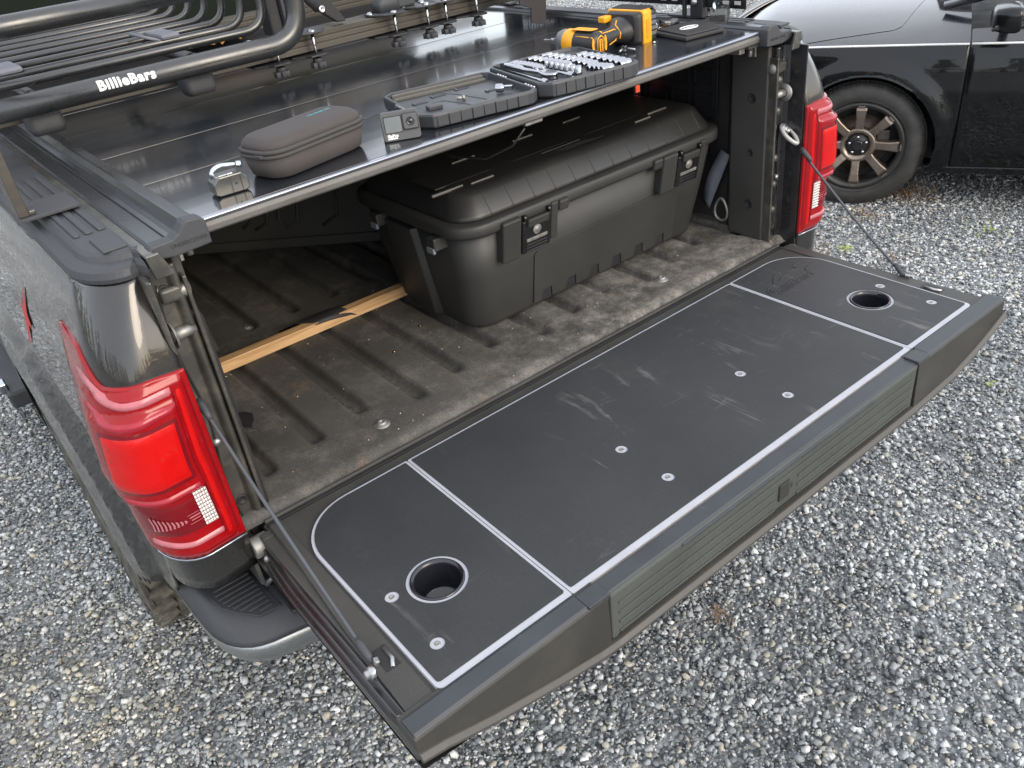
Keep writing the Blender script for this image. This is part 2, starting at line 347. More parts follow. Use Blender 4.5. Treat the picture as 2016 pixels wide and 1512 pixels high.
T = -0.0147
RX = Matrix.Rotation(T, 4, 'X')
def link(o, parent=None):
    COL.objects.link(o)
    if parent is not None: o.parent = parent
    return o
def obj(name, mb, mat, parent=None, bevel=0.0, seg=2, sub=0, label=None, normals=True):
    me = mb if isinstance(mb, bpy.types.Mesh) else mb.mesh(name, mat)
    o = link(D.objects.new(name, me), parent)
    if bevel > 0:
        b = o.modifiers.new('bevel', 'BEVEL'); b.width = bevel; b.segments = seg; b.limit_method = 'ANGLE'; b.angle_limit = math.radians(38)
        b.harden_normals = False
    if sub:
        s = o.modifiers.new('sub', 'SUBSURF'); s.levels = sub; s.render_levels = sub
    if label: o['label'] = label
    return o
def tag(o, label, cat, group=None, kind=None):
    if label: o['label'] = label
    if cat: o['category'] = cat
    if group: o['group'] = group
    if kind: o['kind'] = kind
    return o
def thing(name, label, cat, M=None, group=None):
    o = link(D.objects.new(name, None)); o.empty_display_size = 0.1
    if M is not None: o.matrix_world = M
    return tag(o, label, cat, group)
def BM(x, y, z, rz=0.0, rx=0.0, ry=0.0):
    """a frame standing in the (slightly tilted) truck bed frame"""
    return RX @ Matrix.Translation((x, y, z)) @ Euler((rx, ry, rz)).to_matrix().to_4x4()
def copy_tree(o, parent=None, M=None):
    c = o.copy(); COL.objects.link(c); c.parent = parent
    if M is not None: c.matrix_world = M
    for ch in list(o.children): copy_tree(ch, c)
    return c
def text_mesh(txt, size, extrude=0.0, offset=0.0, spacing=1.0, shear=0.0):
    cu = D.curves.new('t', 'FONT'); cu.body = txt; cu.size = size; cu.extrude = extrude; cu.offset = offset
    cu.space_character = spacing; cu.shear = shear; cu.resolution_u = 2
    o = D.objects.new('t', cu); COL.objects.link(o)
    dg = bpy.context.evaluated_depsgraph_get(); dg.update()
    me = D.meshes.new_from_object(o.evaluated_get(dg)); D.objects.remove(o); D.curves.remove(cu)
    vs = [tuple(v.co) for v in me.vertices]; fs = [tuple(p.vertices) for p in me.polygons]; D.meshes.remove(me)
    mb = MB(); mb.add(vs, fs); return mb
def bez(p0, p1, p2, n=8):
    p0, p1, p2 = Vector(p0), Vector(p1), Vector(p2)
    return [(p0*(1-t)**2 + p1*2*t*(1-t) + p2*t*t) for t in [i/n for i in range(n+1)]]
def smooth(a, b, x):
    t = min(1, max(0, (x-a)/(b-a))); return t*t*(3-2*t)
def lerp_tab(tab, x):
    if x <= tab[0][0]: return tab[0][1]
    for (a, b), (c, d) in zip(tab, tab[1:]):
        if x <= c: return b+(d-b)*(x-a)/(c-a)
    return tab[-1][1]
def frange(a, b, n): return [a+(b-a)*i/(n-1) for i in range(n)]
def from_dir(p, d, up_=(0, 0, 1)):
    """matrix at p whose local Z is d"""
    z = Vector(d).normalized(); x = Vector(up_).cross(z)
    if x.length < 1e-3: x = Vector((1, 0, 0)).cross(z)
    x.normalize(); y = z.cross(x)
    return Matrix(((x.x, y.x, z.x, p[0]), (x.y, y.y, z.y, p[1]), (x.z, y.z, z.z, p[2]), (0, 0, 0, 1)))
GZ = -0.872      # ground level

# ================================================================== GROUND
def build_ground():
    m = D.materials.new('packed_dark_gravel'); m.use_nodes = True
    n = m.node_tree; N = n.nodes; Lk = n.links; b = N['Principled BSDF']; b.inputs['Roughness'].default_value = 0.9
    tc = N.new('ShaderNodeTexCoord')
    vo = N.new('ShaderNodeTexVoronoi'); vo.inputs['Scale'].default_value = 70; Lk.new(tc.outputs['Object'], vo.inputs['Vector'])
    rp = N.new('ShaderNodeValToRGB'); e = rp.color_ramp.elements; e[0].color = (0.13, 0.138, 0.145, 1); e[1].color = (0.46, 0.48, 0.49, 1)
    sp = N.new('ShaderNodeSeparateColor'); Lk.new(vo.outputs['Color'], sp.inputs[0]); Lk.new(sp.outputs[0], rp.inputs[0])
    no = N.new('ShaderNodeTexNoise'); no.inputs['Scale'].default_value = 2.5; no.inputs['Detail'].default_value = 5; Lk.new(tc.outputs['Object'], no.inputs['Vector'])
    mr = N.new('ShaderNodeMapRange'); mr.inputs[1].default_value = 0.3; mr.inputs[2].default_value = 0.7; mr.inputs[3].default_value = 0.7; mr.inputs[4].default_value = 1.2
    Lk.new(no.outputs['Fac'], mr.inputs[0])
    vm = N.new('ShaderNodeVectorMath'); vm.operation = 'SCALE'; Lk.new(rp.outputs[0], vm.inputs[0]); Lk.new(mr.outputs[0], vm.inputs['Scale'])
    Lk.new(vm.outputs[0], b.inputs['Base Color'])
    bp = N.new('ShaderNodeBump'); bp.inputs['Distance'].default_value = 0.012; bp.inputs['Strength'].default_value = 1; bp.invert = True
    Lk.new(vo.outputs['Distance'], bp.inputs['Height']); Lk.new(bp.outputs[0], b.inputs['Normal'])
    g = MB(); S = 150
    xs = [-S, -20, -6, 0, 6, 12, 30, S]
    g.grid([[(x, y, GZ-0.0045) for x in xs] for y in xs], False)
    o = obj('ground', g, m); tag(o, 'flat packed ground of dark grit under the loose gravel', None, None, 'structure')

    # crushed stone: twelve angular shapes, scattered into patches, patches instanced over the yard
    rs = np.random.RandomState(5)
    shapes = []
    for i in range(14):
        bm = bmesh.new()
        k = rs.randint(11, 16)
        p = rs.normal(size=(k, 3)); p /= np.linalg.norm(p, axis=1)[:, None]
        p *= np.array([1.0, rs.uniform(0.6, 0.95), rs.uniform(0.42, 0.75)])*rs.uniform(0.85, 1.05, size=(k, 1))
        for q in p: bm.verts.new(q)
        r = bmesh.ops.convex_hull(bm, input=bm.verts[:])
        junk = [v for v in bm.verts if not v.link_faces]
        for v in junk: bm.verts.remove(v)
        bmesh.ops.triangulate(bm, faces=bm.faces[:]); bm.verts.index_update()
        shapes.append((np.array([v.co[:] for v in bm.verts]), np.array([[v.index for v in f_.verts] for f_ in bm.faces])))
        bm.free()
    ms = D.materials.new('crushed_blue_grey_stone'); ms.use_nodes = True
    N = ms.node_tree.nodes; Lk = ms.node_tree.links; b = N['Principled BSDF']; b.inputs['Roughness'].default_value = 0.8
    at = N.new('ShaderNodeAttribute'); at.attribute_name = 'shade'
    rp = N.new('ShaderNodeValToRGB'); rp.color_ramp.interpolation = 'LINEAR'; e = rp.color_ramp.elements
    e[0].position = 0; e[0].color = (0.085, 0.092, 0.097, 1); e[1].position = 1; e[1].color = (0.78, 0.78, 0.77, 1)
    for pos, c in ((0.3, (0.19, 0.204, 0.212)), (0.58, (0.34, 0.360, 0.370)), (0.76, (0.48, 0.50, 0.505)), (0.84, (0.45, 0.42, 0.34)), (0.885, (0.58, 0.61, 0.63)), (0.95, (0.66, 0.67, 0.67))):
        q = e.new(pos); q.color = (*c, 1)
    Lk.new(at.outputs['Fac'], rp.inputs[0])
    tc = N.new('ShaderNodeTexCoord'); no = N.new('ShaderNodeTexNoise'); no.inputs['Scale'].default_value = 140; no.inputs['Detail'].default_value = 4
    Lk.new(tc.outputs['Object'], no.inputs['Vector'])
    mr = N.new('ShaderNodeMapRange'); mr.inputs[1].default_value = 0.3; mr.inputs[2].default_value = 0.7; mr.inputs[3].default_value = 0.78; mr.inputs[4].default_value = 1.2
    Lk.new(no.outputs['Fac'], mr.inputs[0])
    vm = N.new('ShaderNodeVectorMath'); vm.operation = 'SCALE'; Lk.new(rp.outputs[0], vm.inputs[0]); Lk.new(mr.outputs[0], vm.inputs['Scale'])
    ge = N.new('ShaderNodeNewGeometry'); n9 = N.new('ShaderNodeTexNoise'); n9.inputs['Scale'].default_value = 1.3; n9.inputs['Detail'].default_value = 5; n9.inputs['Roughness'].default_value = 0.6
    Lk.new(ge.outputs['Position'], n9.inputs['Vector'])
    m9 = N.new('ShaderNodeMapRange'); m9.inputs[1].default_value = 0.32; m9.inputs[2].default_value = 0.62; m9.inputs[3].default_value = 0.70; m9.inputs[4].default_value = 1.08
    Lk.new(n9.outputs['Fac'], m9.inputs[0]); v9 = N.new('ShaderNodeVectorMath'); v9.operation = 'SCALE'; Lk.new(vm.outputs[0], v9.inputs[0]); Lk.new(m9.outputs[0], v9.inputs['Scale'])
    n8 = N.new('ShaderNodeTexNoise'); n8.inputs['Scale'].default_value = 9; n8.inputs['Detail'].default_value = 6; Lk.new(ge.outputs['Position'], n8.inputs['Vector'])
    ds = N.new('ShaderNodeVectorMath'); ds.operation = 'DISTANCE'; ds.inputs[1].default_value = (-1.30, 0.80, -0.87); Lk.new(ge.outputs['Position'], ds.inputs[0])
    md_ = N.new('ShaderNodeMapRange'); md_.inputs[1].default_value = 0.60; md_.inputs[2].default_value = 0.10; Lk.new(ds.outputs['Value'], md_.inputs[0])
    mn_ = N.new('ShaderNodeMapRange'); mn_.inputs[1].default_value = 0.42; mn_.inputs[2].default_value = 0.60; mn_.inputs[4].default_value = 0.55; Lk.new(n8.outputs['Fac'], mn_.inputs[0])
    mq = N.new('ShaderNodeMath'); mq.operation = 'MULTIPLY'; Lk.new(md_.outputs[0], mq.inputs[0]); Lk.new(mn_.outputs[0], mq.inputs[1])
    mt = N.new('ShaderNodeMix'); mt.data_type = 'RGBA'; mt.blend_type = 'MULTIPLY'; mt.inputs[7].default_value = (1.25, 1.08, 0.74, 1); Lk.new(mq.outputs[0], mt.inputs[0]); Lk.new(v9.outputs[0], mt.inputs[6])
    Lk.new(mt.outputs[2], b.inputs['Base Color'])
    PS = 0.6
    pc = D.collections.new('gravel_patches')
    for pi in range(5):
        V = []; F = []; Sh = []; o_ = 0
        for cnt, lo, hi, zc in ((420, 0.0090, 0.0150, 0.0045), (1250, 0.0056, 0.0090, 0.002), (2900, 0.0030, 0.0056, -0.0005)):
            for k in range(cnt):
                sv, sf = shapes[rs.randint(len(shapes))]
                a = rs.uniform(0, 2*PI); tilt = rs.normal(0, 0.28, 2)
                s = rs.uniform(lo, hi)
                if lo > 0.01 and rs.rand() < 0.04: s *= 1.45
                Rm = np.array(Euler((tilt[0], tilt[1], a)).to_matrix())
                v = sv*s @ Rm.T
                v = v + np.array([rs.uniform(-PS/2, PS/2), rs.uniform(-PS/2, PS/2), zc+rs.uniform(-0.002, 0.004)])
                V.append(v); F.append(sf+o_); o_ += len(v)
                sh = min(0.99, max(0.0, rs.beta(2.1, 1.6))); 
                if rs.rand() < 0.12: sh = rs.uniform(0.8, 1.0)
                Sh.append(np.full(len(v), sh))
        V = np.concatenate(V); F = np.concatenate(F); Sh = np.concatenate(Sh)
        me = D.meshes.new('gravel_patch'); me.vertices.add(len(V)); me.vertices.foreach_set('co', V.astype(np.float32).ravel())
        me.loops.add(len(F)*3); me.loops.foreach_set('vertex_index', F.astype(np.int32).ravel())
        me.polygons.add(len(F)); me.polygons.foreach_set('loop_start', np.arange(0, len(F)*3, 3, dtype=np.int32))
        me.update(calc_edges=True)
        at_ = me.attributes.new('shade', 'FLOAT', 'POINT'); at_.data.foreach_set('value', Sh.astype(np.float32))
        me.materials.append(ms)
        pc.objects.link(D.objects.new('gravel_patch', me))
    # patch positions
    pts = []
    y = -3.0
    while y < 11.5:
        x = -3.0
        while x < 13.0:
            pts.append((x, y, 0)); x += PS*0.94
        y += PS*0.94
    me = D.meshes.new('gravel'); me.from_pydata(pts, [], [])
    go = link(D.objects.new('gravel', me)); go.location = (0, 0, GZ)
    tag(go, 'loose crushed blue grey gravel covering the whole yard', None, None, 'stuff')
    ng = D.node_groups.new('gravel_scatter', 'GeometryNodeTree')
    ng.interface.new_socket('Geometry', in_out='INPUT', socket_type='NodeSocketGeometry')
    ng.interface.new_socket('Geometry', in_out='OUTPUT', socket_type='NodeSocketGeometry')
    N = ng.nodes; Lk = ng.links
    gi = N.new('NodeGroupInput'); go_ = N.new('NodeGroupOutput')
    ci = N.new('GeometryNodeCollectionInfo'); ci.inputs['Collection'].default_value = pc; ci.inputs['Separate Children'].default_value = True; ci.inputs['Reset Children'].default_value = True
    ip = N.new('GeometryNodeInstanceOnPoints'); ip.inputs['Pick Instance'].default_value = True
    ri = N.new('FunctionNodeRandomValue'); ri.data_type = 'INT'; ri.inputs[4].default_value = 0; ri.inputs[5].default_value = 4
    rr = N.new('FunctionNodeRandomValue'); rr.data_type = 'INT'; rr.inputs[4].default_value = 0; rr.inputs[5].default_value = 3; rr.inputs['Seed'].default_value = 3
    mu = N.new('ShaderNodeMath'); mu.operation = 'MULTIPLY'; mu.inputs[1].default_value = PI/2
    cx = N.new('ShaderNodeCombineXYZ')
    Lk.new(gi.outputs[0], ip.inputs['Points']); Lk.new(ci.outputs[0], ip.inputs['Instance'])
    Lk.new(ri.outputs[2], ip.inputs['Instance Index']); Lk.new(rr.outputs[2], mu.inputs[0]); Lk.new(mu.outputs[0], cx.inputs[2])
    Lk.new(cx.outputs[0], ip.inputs['Rotation']); Lk.new(ip.outputs[0], go_.inputs[0])
    md = go.modifiers.new('scatter', 'NODES'); md.node_group = ng
build_ground()

# ================================================================== PICKUP TRUCK
truck = thing('pickup_truck', 'dark grey pickup truck seen from behind with its tailgate folded down', 'pickup truck', RX.copy())

XS = [(-0.60, 0.900), (-0.45, 0.922), (-0.3, 0.930), (-0.11, 0.933), (0.0, 0.938), (0.17, 0.946), (0.20, 0.951), (0.26, 0.944), (0.35, 0.931), (0.40, 0.921), (0.45, 0.905), (0.48, 0.893), (0.502, 0.882)]
XIN = 0.806
WY, WZ, AR = 1.05, -0.47, 0.455
def body_pt(z, u, off=0.0):
    """outer surface. u in [0,1] rear face, [1,2] corner, >2: y = (u-2)+corner end"""
    xs = lerp_tab(XS, z) + off
    rx = 0.068; ry = 0.095+off
    lean = 0.055*max(0, (z-0.345)/0.16)**1.4     # top leans forward
    if u <= 1: x = XIN+(xs-rx-XIN)*u; y = 0.002-0.006*u-off
    elif u <= 2:
        a = (u-1)*PI/2; x = xs-rx+rx*math.sin(a); y = -0.004-off+ry*(1-math.cos(a))
    else: x = xs; y = -0.004-off+ry+(u-2)
    return Vector((x, y+lean, z))
def flare(p):
    r = math.hypot(p.y-WY, p.z-WZ)
    k = 0.030*smooth(0.645, 0.615, r) + 0.014*smooth(0.60, 0.47, r)
    if p.y > WY+0.0: pass
    return k if p.z > WZ-0.45 else 0
def build_quarter(side):
    us = [0, .25, .5, .75, 1]+[1+i/10 for i in range(1, 11)]+[2+0.022*i for i in range(1, 92)]
    zs = [0.502, 0.49, 0.475, 0.46, 0.44, 0.42, 0.40, 0.37, 0.34, 0.31, 0.28, 0.255, 0.235, 0.215, 0.20, 0.19, 0.18, 0.165, 0.14, 0.11]
    z = 0.085
    while z > -0.50: zs.append(round(z, 4)); z -= 0.022
    rows = []; snap = {}
    for i, z in enumerate(zs):
        row = []
        for k, u in enumerate(us):
            p = body_pt(z, u); p.x += flare(p)
            r = math.hypot(p.y-WY, p.z-WZ)
            if r < AR:
                q = AR/max(r, 1e-4); p.y = WY+(p.y-WY)*q; p.z = WZ+(p.z-WZ)*q; snap[(i, k)] = r
            row.append(Vector((side*p.x, p.y, p.z)))
        rows.append(row)
    def skip(i, k):
        c = [(i, k), (i+1, k), (i, k+1), (i+1, k+1)]
        if all(q in snap and snap[q] < AR-0.03 for q in c): return True
        z = zs[i+1]; 
        if us[k] < 1.98 and z < -0.075: return True
        yb = 0.09+(us[k]-2)
        if us[k] >= 1.98 and yb < WY-AR*0.9 and z < lerp_tab([(0.09, -0.075), (0.14, -0.14), (0.20, -0.22), (0.6, -0.42)], yb)-0.005: return True
        if yb > WY+AR*0.9 and z < -0.42: return True
        return False
    mb = MB().grid(rows, True, flip=(side > 0), skip=skip)
    o = obj('body_side', mb, M_paint, truck)
    so_ = o.modifiers.new('s', 'SOLIDIFY'); so_.thickness = 0.004; so_.offset = -1
    return o
# paint changes to dusty near the bottom through its own material
def paint_dusty(m):
    n = m.node_tree; N = n.nodes; Lk = n.links; b = N['Principled BSDF']
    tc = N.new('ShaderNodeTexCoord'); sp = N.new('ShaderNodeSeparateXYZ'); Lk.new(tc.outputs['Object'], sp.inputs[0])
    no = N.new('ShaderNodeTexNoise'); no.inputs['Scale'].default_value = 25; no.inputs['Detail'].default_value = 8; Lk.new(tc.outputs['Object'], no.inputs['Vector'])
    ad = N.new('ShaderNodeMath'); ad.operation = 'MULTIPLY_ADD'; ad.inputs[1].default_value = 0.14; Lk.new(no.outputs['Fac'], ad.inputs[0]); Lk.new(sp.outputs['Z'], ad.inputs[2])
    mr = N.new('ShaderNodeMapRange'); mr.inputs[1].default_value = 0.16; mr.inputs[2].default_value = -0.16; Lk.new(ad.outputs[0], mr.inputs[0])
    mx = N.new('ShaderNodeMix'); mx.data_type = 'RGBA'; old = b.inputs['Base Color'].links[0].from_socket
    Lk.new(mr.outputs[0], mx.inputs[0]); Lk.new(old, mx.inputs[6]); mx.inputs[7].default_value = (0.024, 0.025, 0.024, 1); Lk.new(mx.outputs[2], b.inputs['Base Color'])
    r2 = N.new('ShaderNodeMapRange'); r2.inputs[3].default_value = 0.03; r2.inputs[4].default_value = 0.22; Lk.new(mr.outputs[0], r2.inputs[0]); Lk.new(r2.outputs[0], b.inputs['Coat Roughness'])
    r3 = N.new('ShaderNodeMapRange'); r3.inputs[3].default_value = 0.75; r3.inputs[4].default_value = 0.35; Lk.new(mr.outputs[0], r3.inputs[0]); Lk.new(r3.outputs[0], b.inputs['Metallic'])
paint_dusty(M_paint)
build_quarter(-1); build_quarter(1)

# ---- tail lights
def build_light(side):
    def P(u, z, off): 
        p = body_pt(z, u, off); 
        return Vector((side*p.x, p.y, p.z))
    us = [0, .06, .12, .2, .4, .6, .8, 1.0]+[1+i/8 for i in range(1, 9)]+[2.02, 2.045, 2.07, 2.09, 2.105]
    def zt(u): return 0.353+0.005*smooth(0, 1, u)+0.055*smooth(1.6, 2.105, u)
    def zb(u): return 0.012+0.0*u+0.09*smooth(1.9, 2.1, u)
    def bul(u, z):
        return 0.004+0.006*smooth(0.16, 0.20, u)*smooth(0.016, 0.026, z)*smooth(0.350, 0.340, z)*smooth(2.1, 2.0, u)+0.009*smooth(0.40, 0.46, u)*smooth(2.0, 1.86, u)*smooth(0.143, 0.153, z)*smooth(0.318, 0.306, z)
    def patch(u0, u1, z0, z1, off, nu=14, nz=12, rnd_=0.0):
        rows = []
        for j in range(nz):
            row = []
            for i in range(nu):
                u = u0+(u1-u0)*i/(nu-1)
                za = z0(u) if callable(z0) else z0; zc = z1(u) if callable(z1) else z1
                z = za+(zc-za)*j/(nz-1)
                e = min(1, min(i, nu-1-i, j, nz-1-j)/1.0)
                row.append(P(u, z, bul(u, z)+(off if e >= 1 else -0.002)))
            rows.append(row)
        return MB().grid(rows, True, flip=(side < 0))
    us = [i*0.05 for i in range(0, 20)]+[1+i/20 for i in range(0, 21)]+[2.02, 2.045, 2.07, 2.09, 2.105]
    rows = []
    for j in range(71):
        v = j/70; rows.append([P(u, zb(u)+(zt(u)-zb(u))*v, bul(u, zb(u)+(zt(u)-zb(u))*v)) for u in us])
    o = obj('tail_light', MB().grid(rows, True, flip=(side < 0)), M_red, truck)
    so_ = o.modifiers.new('s', 'SOLIDIFY'); so_.thickness = 0.012; so_.offset = -1
    sub = lambda nm, mb, m: obj(nm, mb, m, o)
    sub('reflector_frame', patch(0.43, 1.80, 0.166, 0.297, 0.0014, 22, 12), M_redd)
    sub('reflector', patch(0.50, 1.72, 0.173, 0.290, 0.0030, 22, 12), M_redb)
    sub('reflector_frame', patch(0.415, 0.432, 0.03, 0.335, 0.0030, 3, 24), M_redd)
    sub('inner_lens', patch(0.24, 0.40, 0.03, 0.335, 0.0025, 4, 24), M_redb)
    sub('inner_lens', patch(0.10, 0.155, 0.02, 0.345, 0.0022, 3, 24), M_redd)
    sub('light_strip', patch(0.44, 2.06, lambda u: 0.322+0.03*smooth(1.3, 2.06, u), lambda u: 0.340+0.034*smooth(1.3, 2.06, u), 0.0035, 22, 4), M_pink)
    sub('light_strip', patch(0.46, 1.98, lambda u: 0.298-0.008*smooth(0.5, 1.4, u)+0.03*smooth(1.4, 2, u), lambda u: 0.313+0.02*smooth(1.5, 2, u), 0.0030, 20, 4), M_pinkd)
    sub('light_strip', patch(0.46, 1.75, 0.148, 0.164, 0.0030, 20, 4), M_pinkd)
    sub('light_strip', patch(0.40, 1.75, lambda u: 0.040+0.006*smooth(1, 1.7, u), lambda u: 0.055+0.008*smooth(1, 1.7, u), 0.0035, 20, 4), M_pink)
    sub('lower_lens', patch(0.42, 1.80, 0.066, 0.142, 0.0018, 18, 8), M_redd)
    sub('lower_lens', patch(1.97, 2.075, lambda u: 0.16, lambda u: 0.33, 0.002, 4, 12), M_pinkd)
    # clear reverse lamp with facets
    fm = MB()
    for a in range(5):
        for c in range(10):
            u0 = 0.45+a*0.056; z0 = 0.074+c*0.0072
            q = [P(u0, z0, bul(u0, z0)+0.003), P(u0+.050, z0, bul(u0, z0)+0.003), P(u0+.050, z0+.0062, bul(u0, z0)+0.003), P(u0, z0+.0062, bul(u0, z0)+0.003)]
            cpt = sum(q, Vector())/4; n_ = P(u0+.025, z0, bul(u0, z0)+0.007)-P(u0+.025, z0, bul(u0, z0)+0.003)
            fm.add(q+[cpt+n_*0.8], [(0,1,4),(1,2,4),(2,3,4),(3,0,4)] if side > 0 else [(1,0,4),(2,1,4),(3,2,4),(0,3,4)])
    sub('reverse_lamp', fm, M_clear)
    # sensor mark: fan of pale lines tapering towards the middle, with a small outlined box
    mk = MB()
    for i in range(9):
        u = 1.55-i*0.060; h = 0.015*(1-i/10)
        a = [P(u+du, zz, bul(u, zz)+0.0034) for du, zz in ((0, 0.100-h), (-0.03, 0.100-h), (-0.045, 0.1), (-0.03, 0.100+h), (0, 0.100+h), (-0.012, 0.1))]
        mk.add(a, [(0,1,2,5),(5,2,3,4)])
    for (ua, ub, za, zc) in ((0.70, 1.0, 0.1085, 0.1095), (0.70, 1.0, 0.0905, 0.0915), (0.70, 0.708, 0.0905, 0.1095), (0.74, 0.97, 0.102, 0.1045), (0.76, 0.95, 0.0965, 0.0985)):
        mk.add([P(ua, za, bul(ua, za)+0.0034), P(ub, za, bul(ub, za)+0.0034), P(ub, zc, bul(ub, zc)+0.0034), P(ua, zc, bul(ua, zc)+0.0034)], [(0,1,2,3)])
    sub('sensor_mark', mk, M_pink)
    # pale seal under the lens
    pts = [P(u, zb(u)-0.004, 0.004) for u in [0, .5, 1]+[1+i/8 for i in range(1, 9)]+[2.03, 2.06]]
    sub('seal', MB().tube(pts, 0.0022, 6), M_alu)
build_light(-1); build_light(1)

# ---- bed rail caps (dark plastic on the bed sides)
def build_cap(side):
    # outline polyline from inner rear to front, in plan
    def outl(off, y1=2.1):
        o_ = [(0.797, 0.032+off)]
        for u in [0.1, 0.5, 0.9]+[1+i/10 for i in range(11)]+[2.05, 2.15, 2.3, 2.6, 3.0, 3.4, 4.0]:
            p = body_pt(0.500, u, -0.002-off); o_.append((p.x, p.y))
        return o_
    inner = 0.797
    rings = []
    for z, off in ((0.498, -0.006), (0.505, -0.007), (0.515, -0.004), (0.521, 0.004), (0.5225, 0.014), (0.530, 0.018), (0.534, 0.024)):
        o_ = outl(off); rings.append([(side*x, y, z) for x, y in o_]+[(side*inner, o_[-1][1], z)])
    mb = MB().loft(rings, smooth=False)
    o = obj('bed_rail_cap', mb, M_trim, truck, bevel=0.003, seg=2)
    # raised pads and stake-pocket plug
    for (x0, x1, y0, y1) in ((0.801, 0.838, 0.085, 0.165), (0.842, 0.852, 0.20, 0.66), (0.822, 0.834, 0.20, 0.66), (0.802, 0.814, 0.20, 0.66)):
        obj('cap_pad', MB().box(min(side*x0, side*x1), max(side*x0, side*x1), y0, y1, 0.5335, 0.5375), M_trim, o, bevel=0.0025)
    return o
build_cap(-1); build_cap(1)

# ---- jambs (door posts of the bed opening)
def build_jamb(side):
    s = side
    prof = [(0.750, 0.075), (0.752, 0.056), (0.757, 0.051), (0.764, 0.054), (0.770, 0.066), (0.793, 0.064), (0.800, 0.050), (0.8045, 0.006), (0.812, 0.010), (0.812, 0.13), (0.745, 0.13)]
    rings = [[(s*x, y, z) for x, y in prof] for z in (-0.13, 0.15, 0.35, 0.498)]
    mb = MB().loft(rings, smooth=False)
    o = obj('bed_jamb', mb, M_jamb if s > 0 else M_jambd, truck, bevel=0.003)
    # long bead with pressed dimples
    for z in ((0.42, 0.345, 0.225, 0.155, 0.085, -0.01) if s > 0 else ()):
        obj('dimple', MB().lathe([(0.0105, 0), (0.009, 0.004), (0.005, 0.0065), (0.0005, 0.007)], 14, from_dir((s*0.760, 0.0525, z), (0, -1, 0))), M_jambd, o)
    for z in (0.40, 0.185):
        obj('screw', MB().lathe([(0.008, 0), (0.008, 0.003), (0.005, 0.006), (0.0005, 0.0065)], 14, from_dir((s*0.786, 0.064, z-0.02), (0, -1, 0))), M_steel, o)
    for z in (0.455, 0.03):
        obj('plug', MB().lathe([(0.011, 0), (0.010, 0.003), (0.007, 0.003), (0.006, 0.001), (0.0005, 0.001)], 16, from_dir((s*0.780, 0.065, z), (0, -1, 0))), M_rubber, o)
    # wavy pressed seam
    pts = [(s*(0.790+0.006*math.sin(z*21)), 0.063, z) for z in frange(-0.05, 0.47, 24)]
    obj('seam', MB().tube(pts, 0.0022, 6), M_jamb, o)
    # striker pin for the tailgate latch
    st = MB().tube([(s*0.795, 0.057, 0.383), (s*0.755, 0.060, 0.383)], 0.0095, 18)
    st.lathe([(0.022, 0), (0.020, 0.004), (0.011, 0.006)], 20, from_dir((s*0.793, 0.057, 0.383), (-s, 0, 0)))
    obj('striker_pin', st, M_bolt, truck)
    # weather strip flange
    obj('seal_strip', MB().box(min(s*.744, s*.7505), max(s*.744, s*.7505), 0.046, 0.075, -0.03, 0.475), M_jambd, truck, bevel=0.002)
    # inner liner strip beside the opening
    lw = MB().box(min(s*.738, s*.752), max(s*.738, s*.752), 0.070, 0.178, 0.0, 0.500)
    lw.prism([(s*a_, b_) for a_, b_ in ([(0.738, 0.178), (0.80, 0.235), (0.80, 0.19), (0.752, 0.178)] if s < 0 else [(0.738, 0.178), (0.752, 0.178), (0.80, 0.19), (0.80, 0.235)][::-1])], 0.0, 0.500)
    o2 = obj('corner_panel', lw, M_linerw, truck, bevel=0.003)
    for z, r in ((0.375, 0.0095), (0.235, 0.0065), (0.095, 0.010)):
        obj('hole', MB().lathe([(r+0.004, 0.0), (r+0.001, 0.0022), (r, 0.0004), (0.0003, 0.0002)], 18, from_dir((s*0.738, 0.113, z), (-s, 0, 0))), M_rubber, o2)
    if s < 0: obj('seal_strip', MB().tube([(s*0.741, 0.068, z) for z in frange(-0.02, 0.39, 12)]+[(s*0.745, 0.066, 0.405), (s*.757, .062, .408)], 0.007, 8), M_rubber, truck)
    # bump stop and tie-down hook near the top
    bs = MB().box(min(s*.750, s*.790), max(s*.750, s*.790), 0.052, 0.085, 0.436, 0.462)
    o3 = obj('bump_stop', bs, M_jambd, truck, bevel=0.006, seg=3)
    obj('bump_pad', MB().lathe([(0.013, 0), (0.013, 0.010), (0.009, 0.014), (0.0005, 0.015)], 16, from_dir((s*0.754, 0.064, 0.449), (-s, -0.3, 0))), M_bolt, o3)
build_jamb(-1); build_jamb(1)

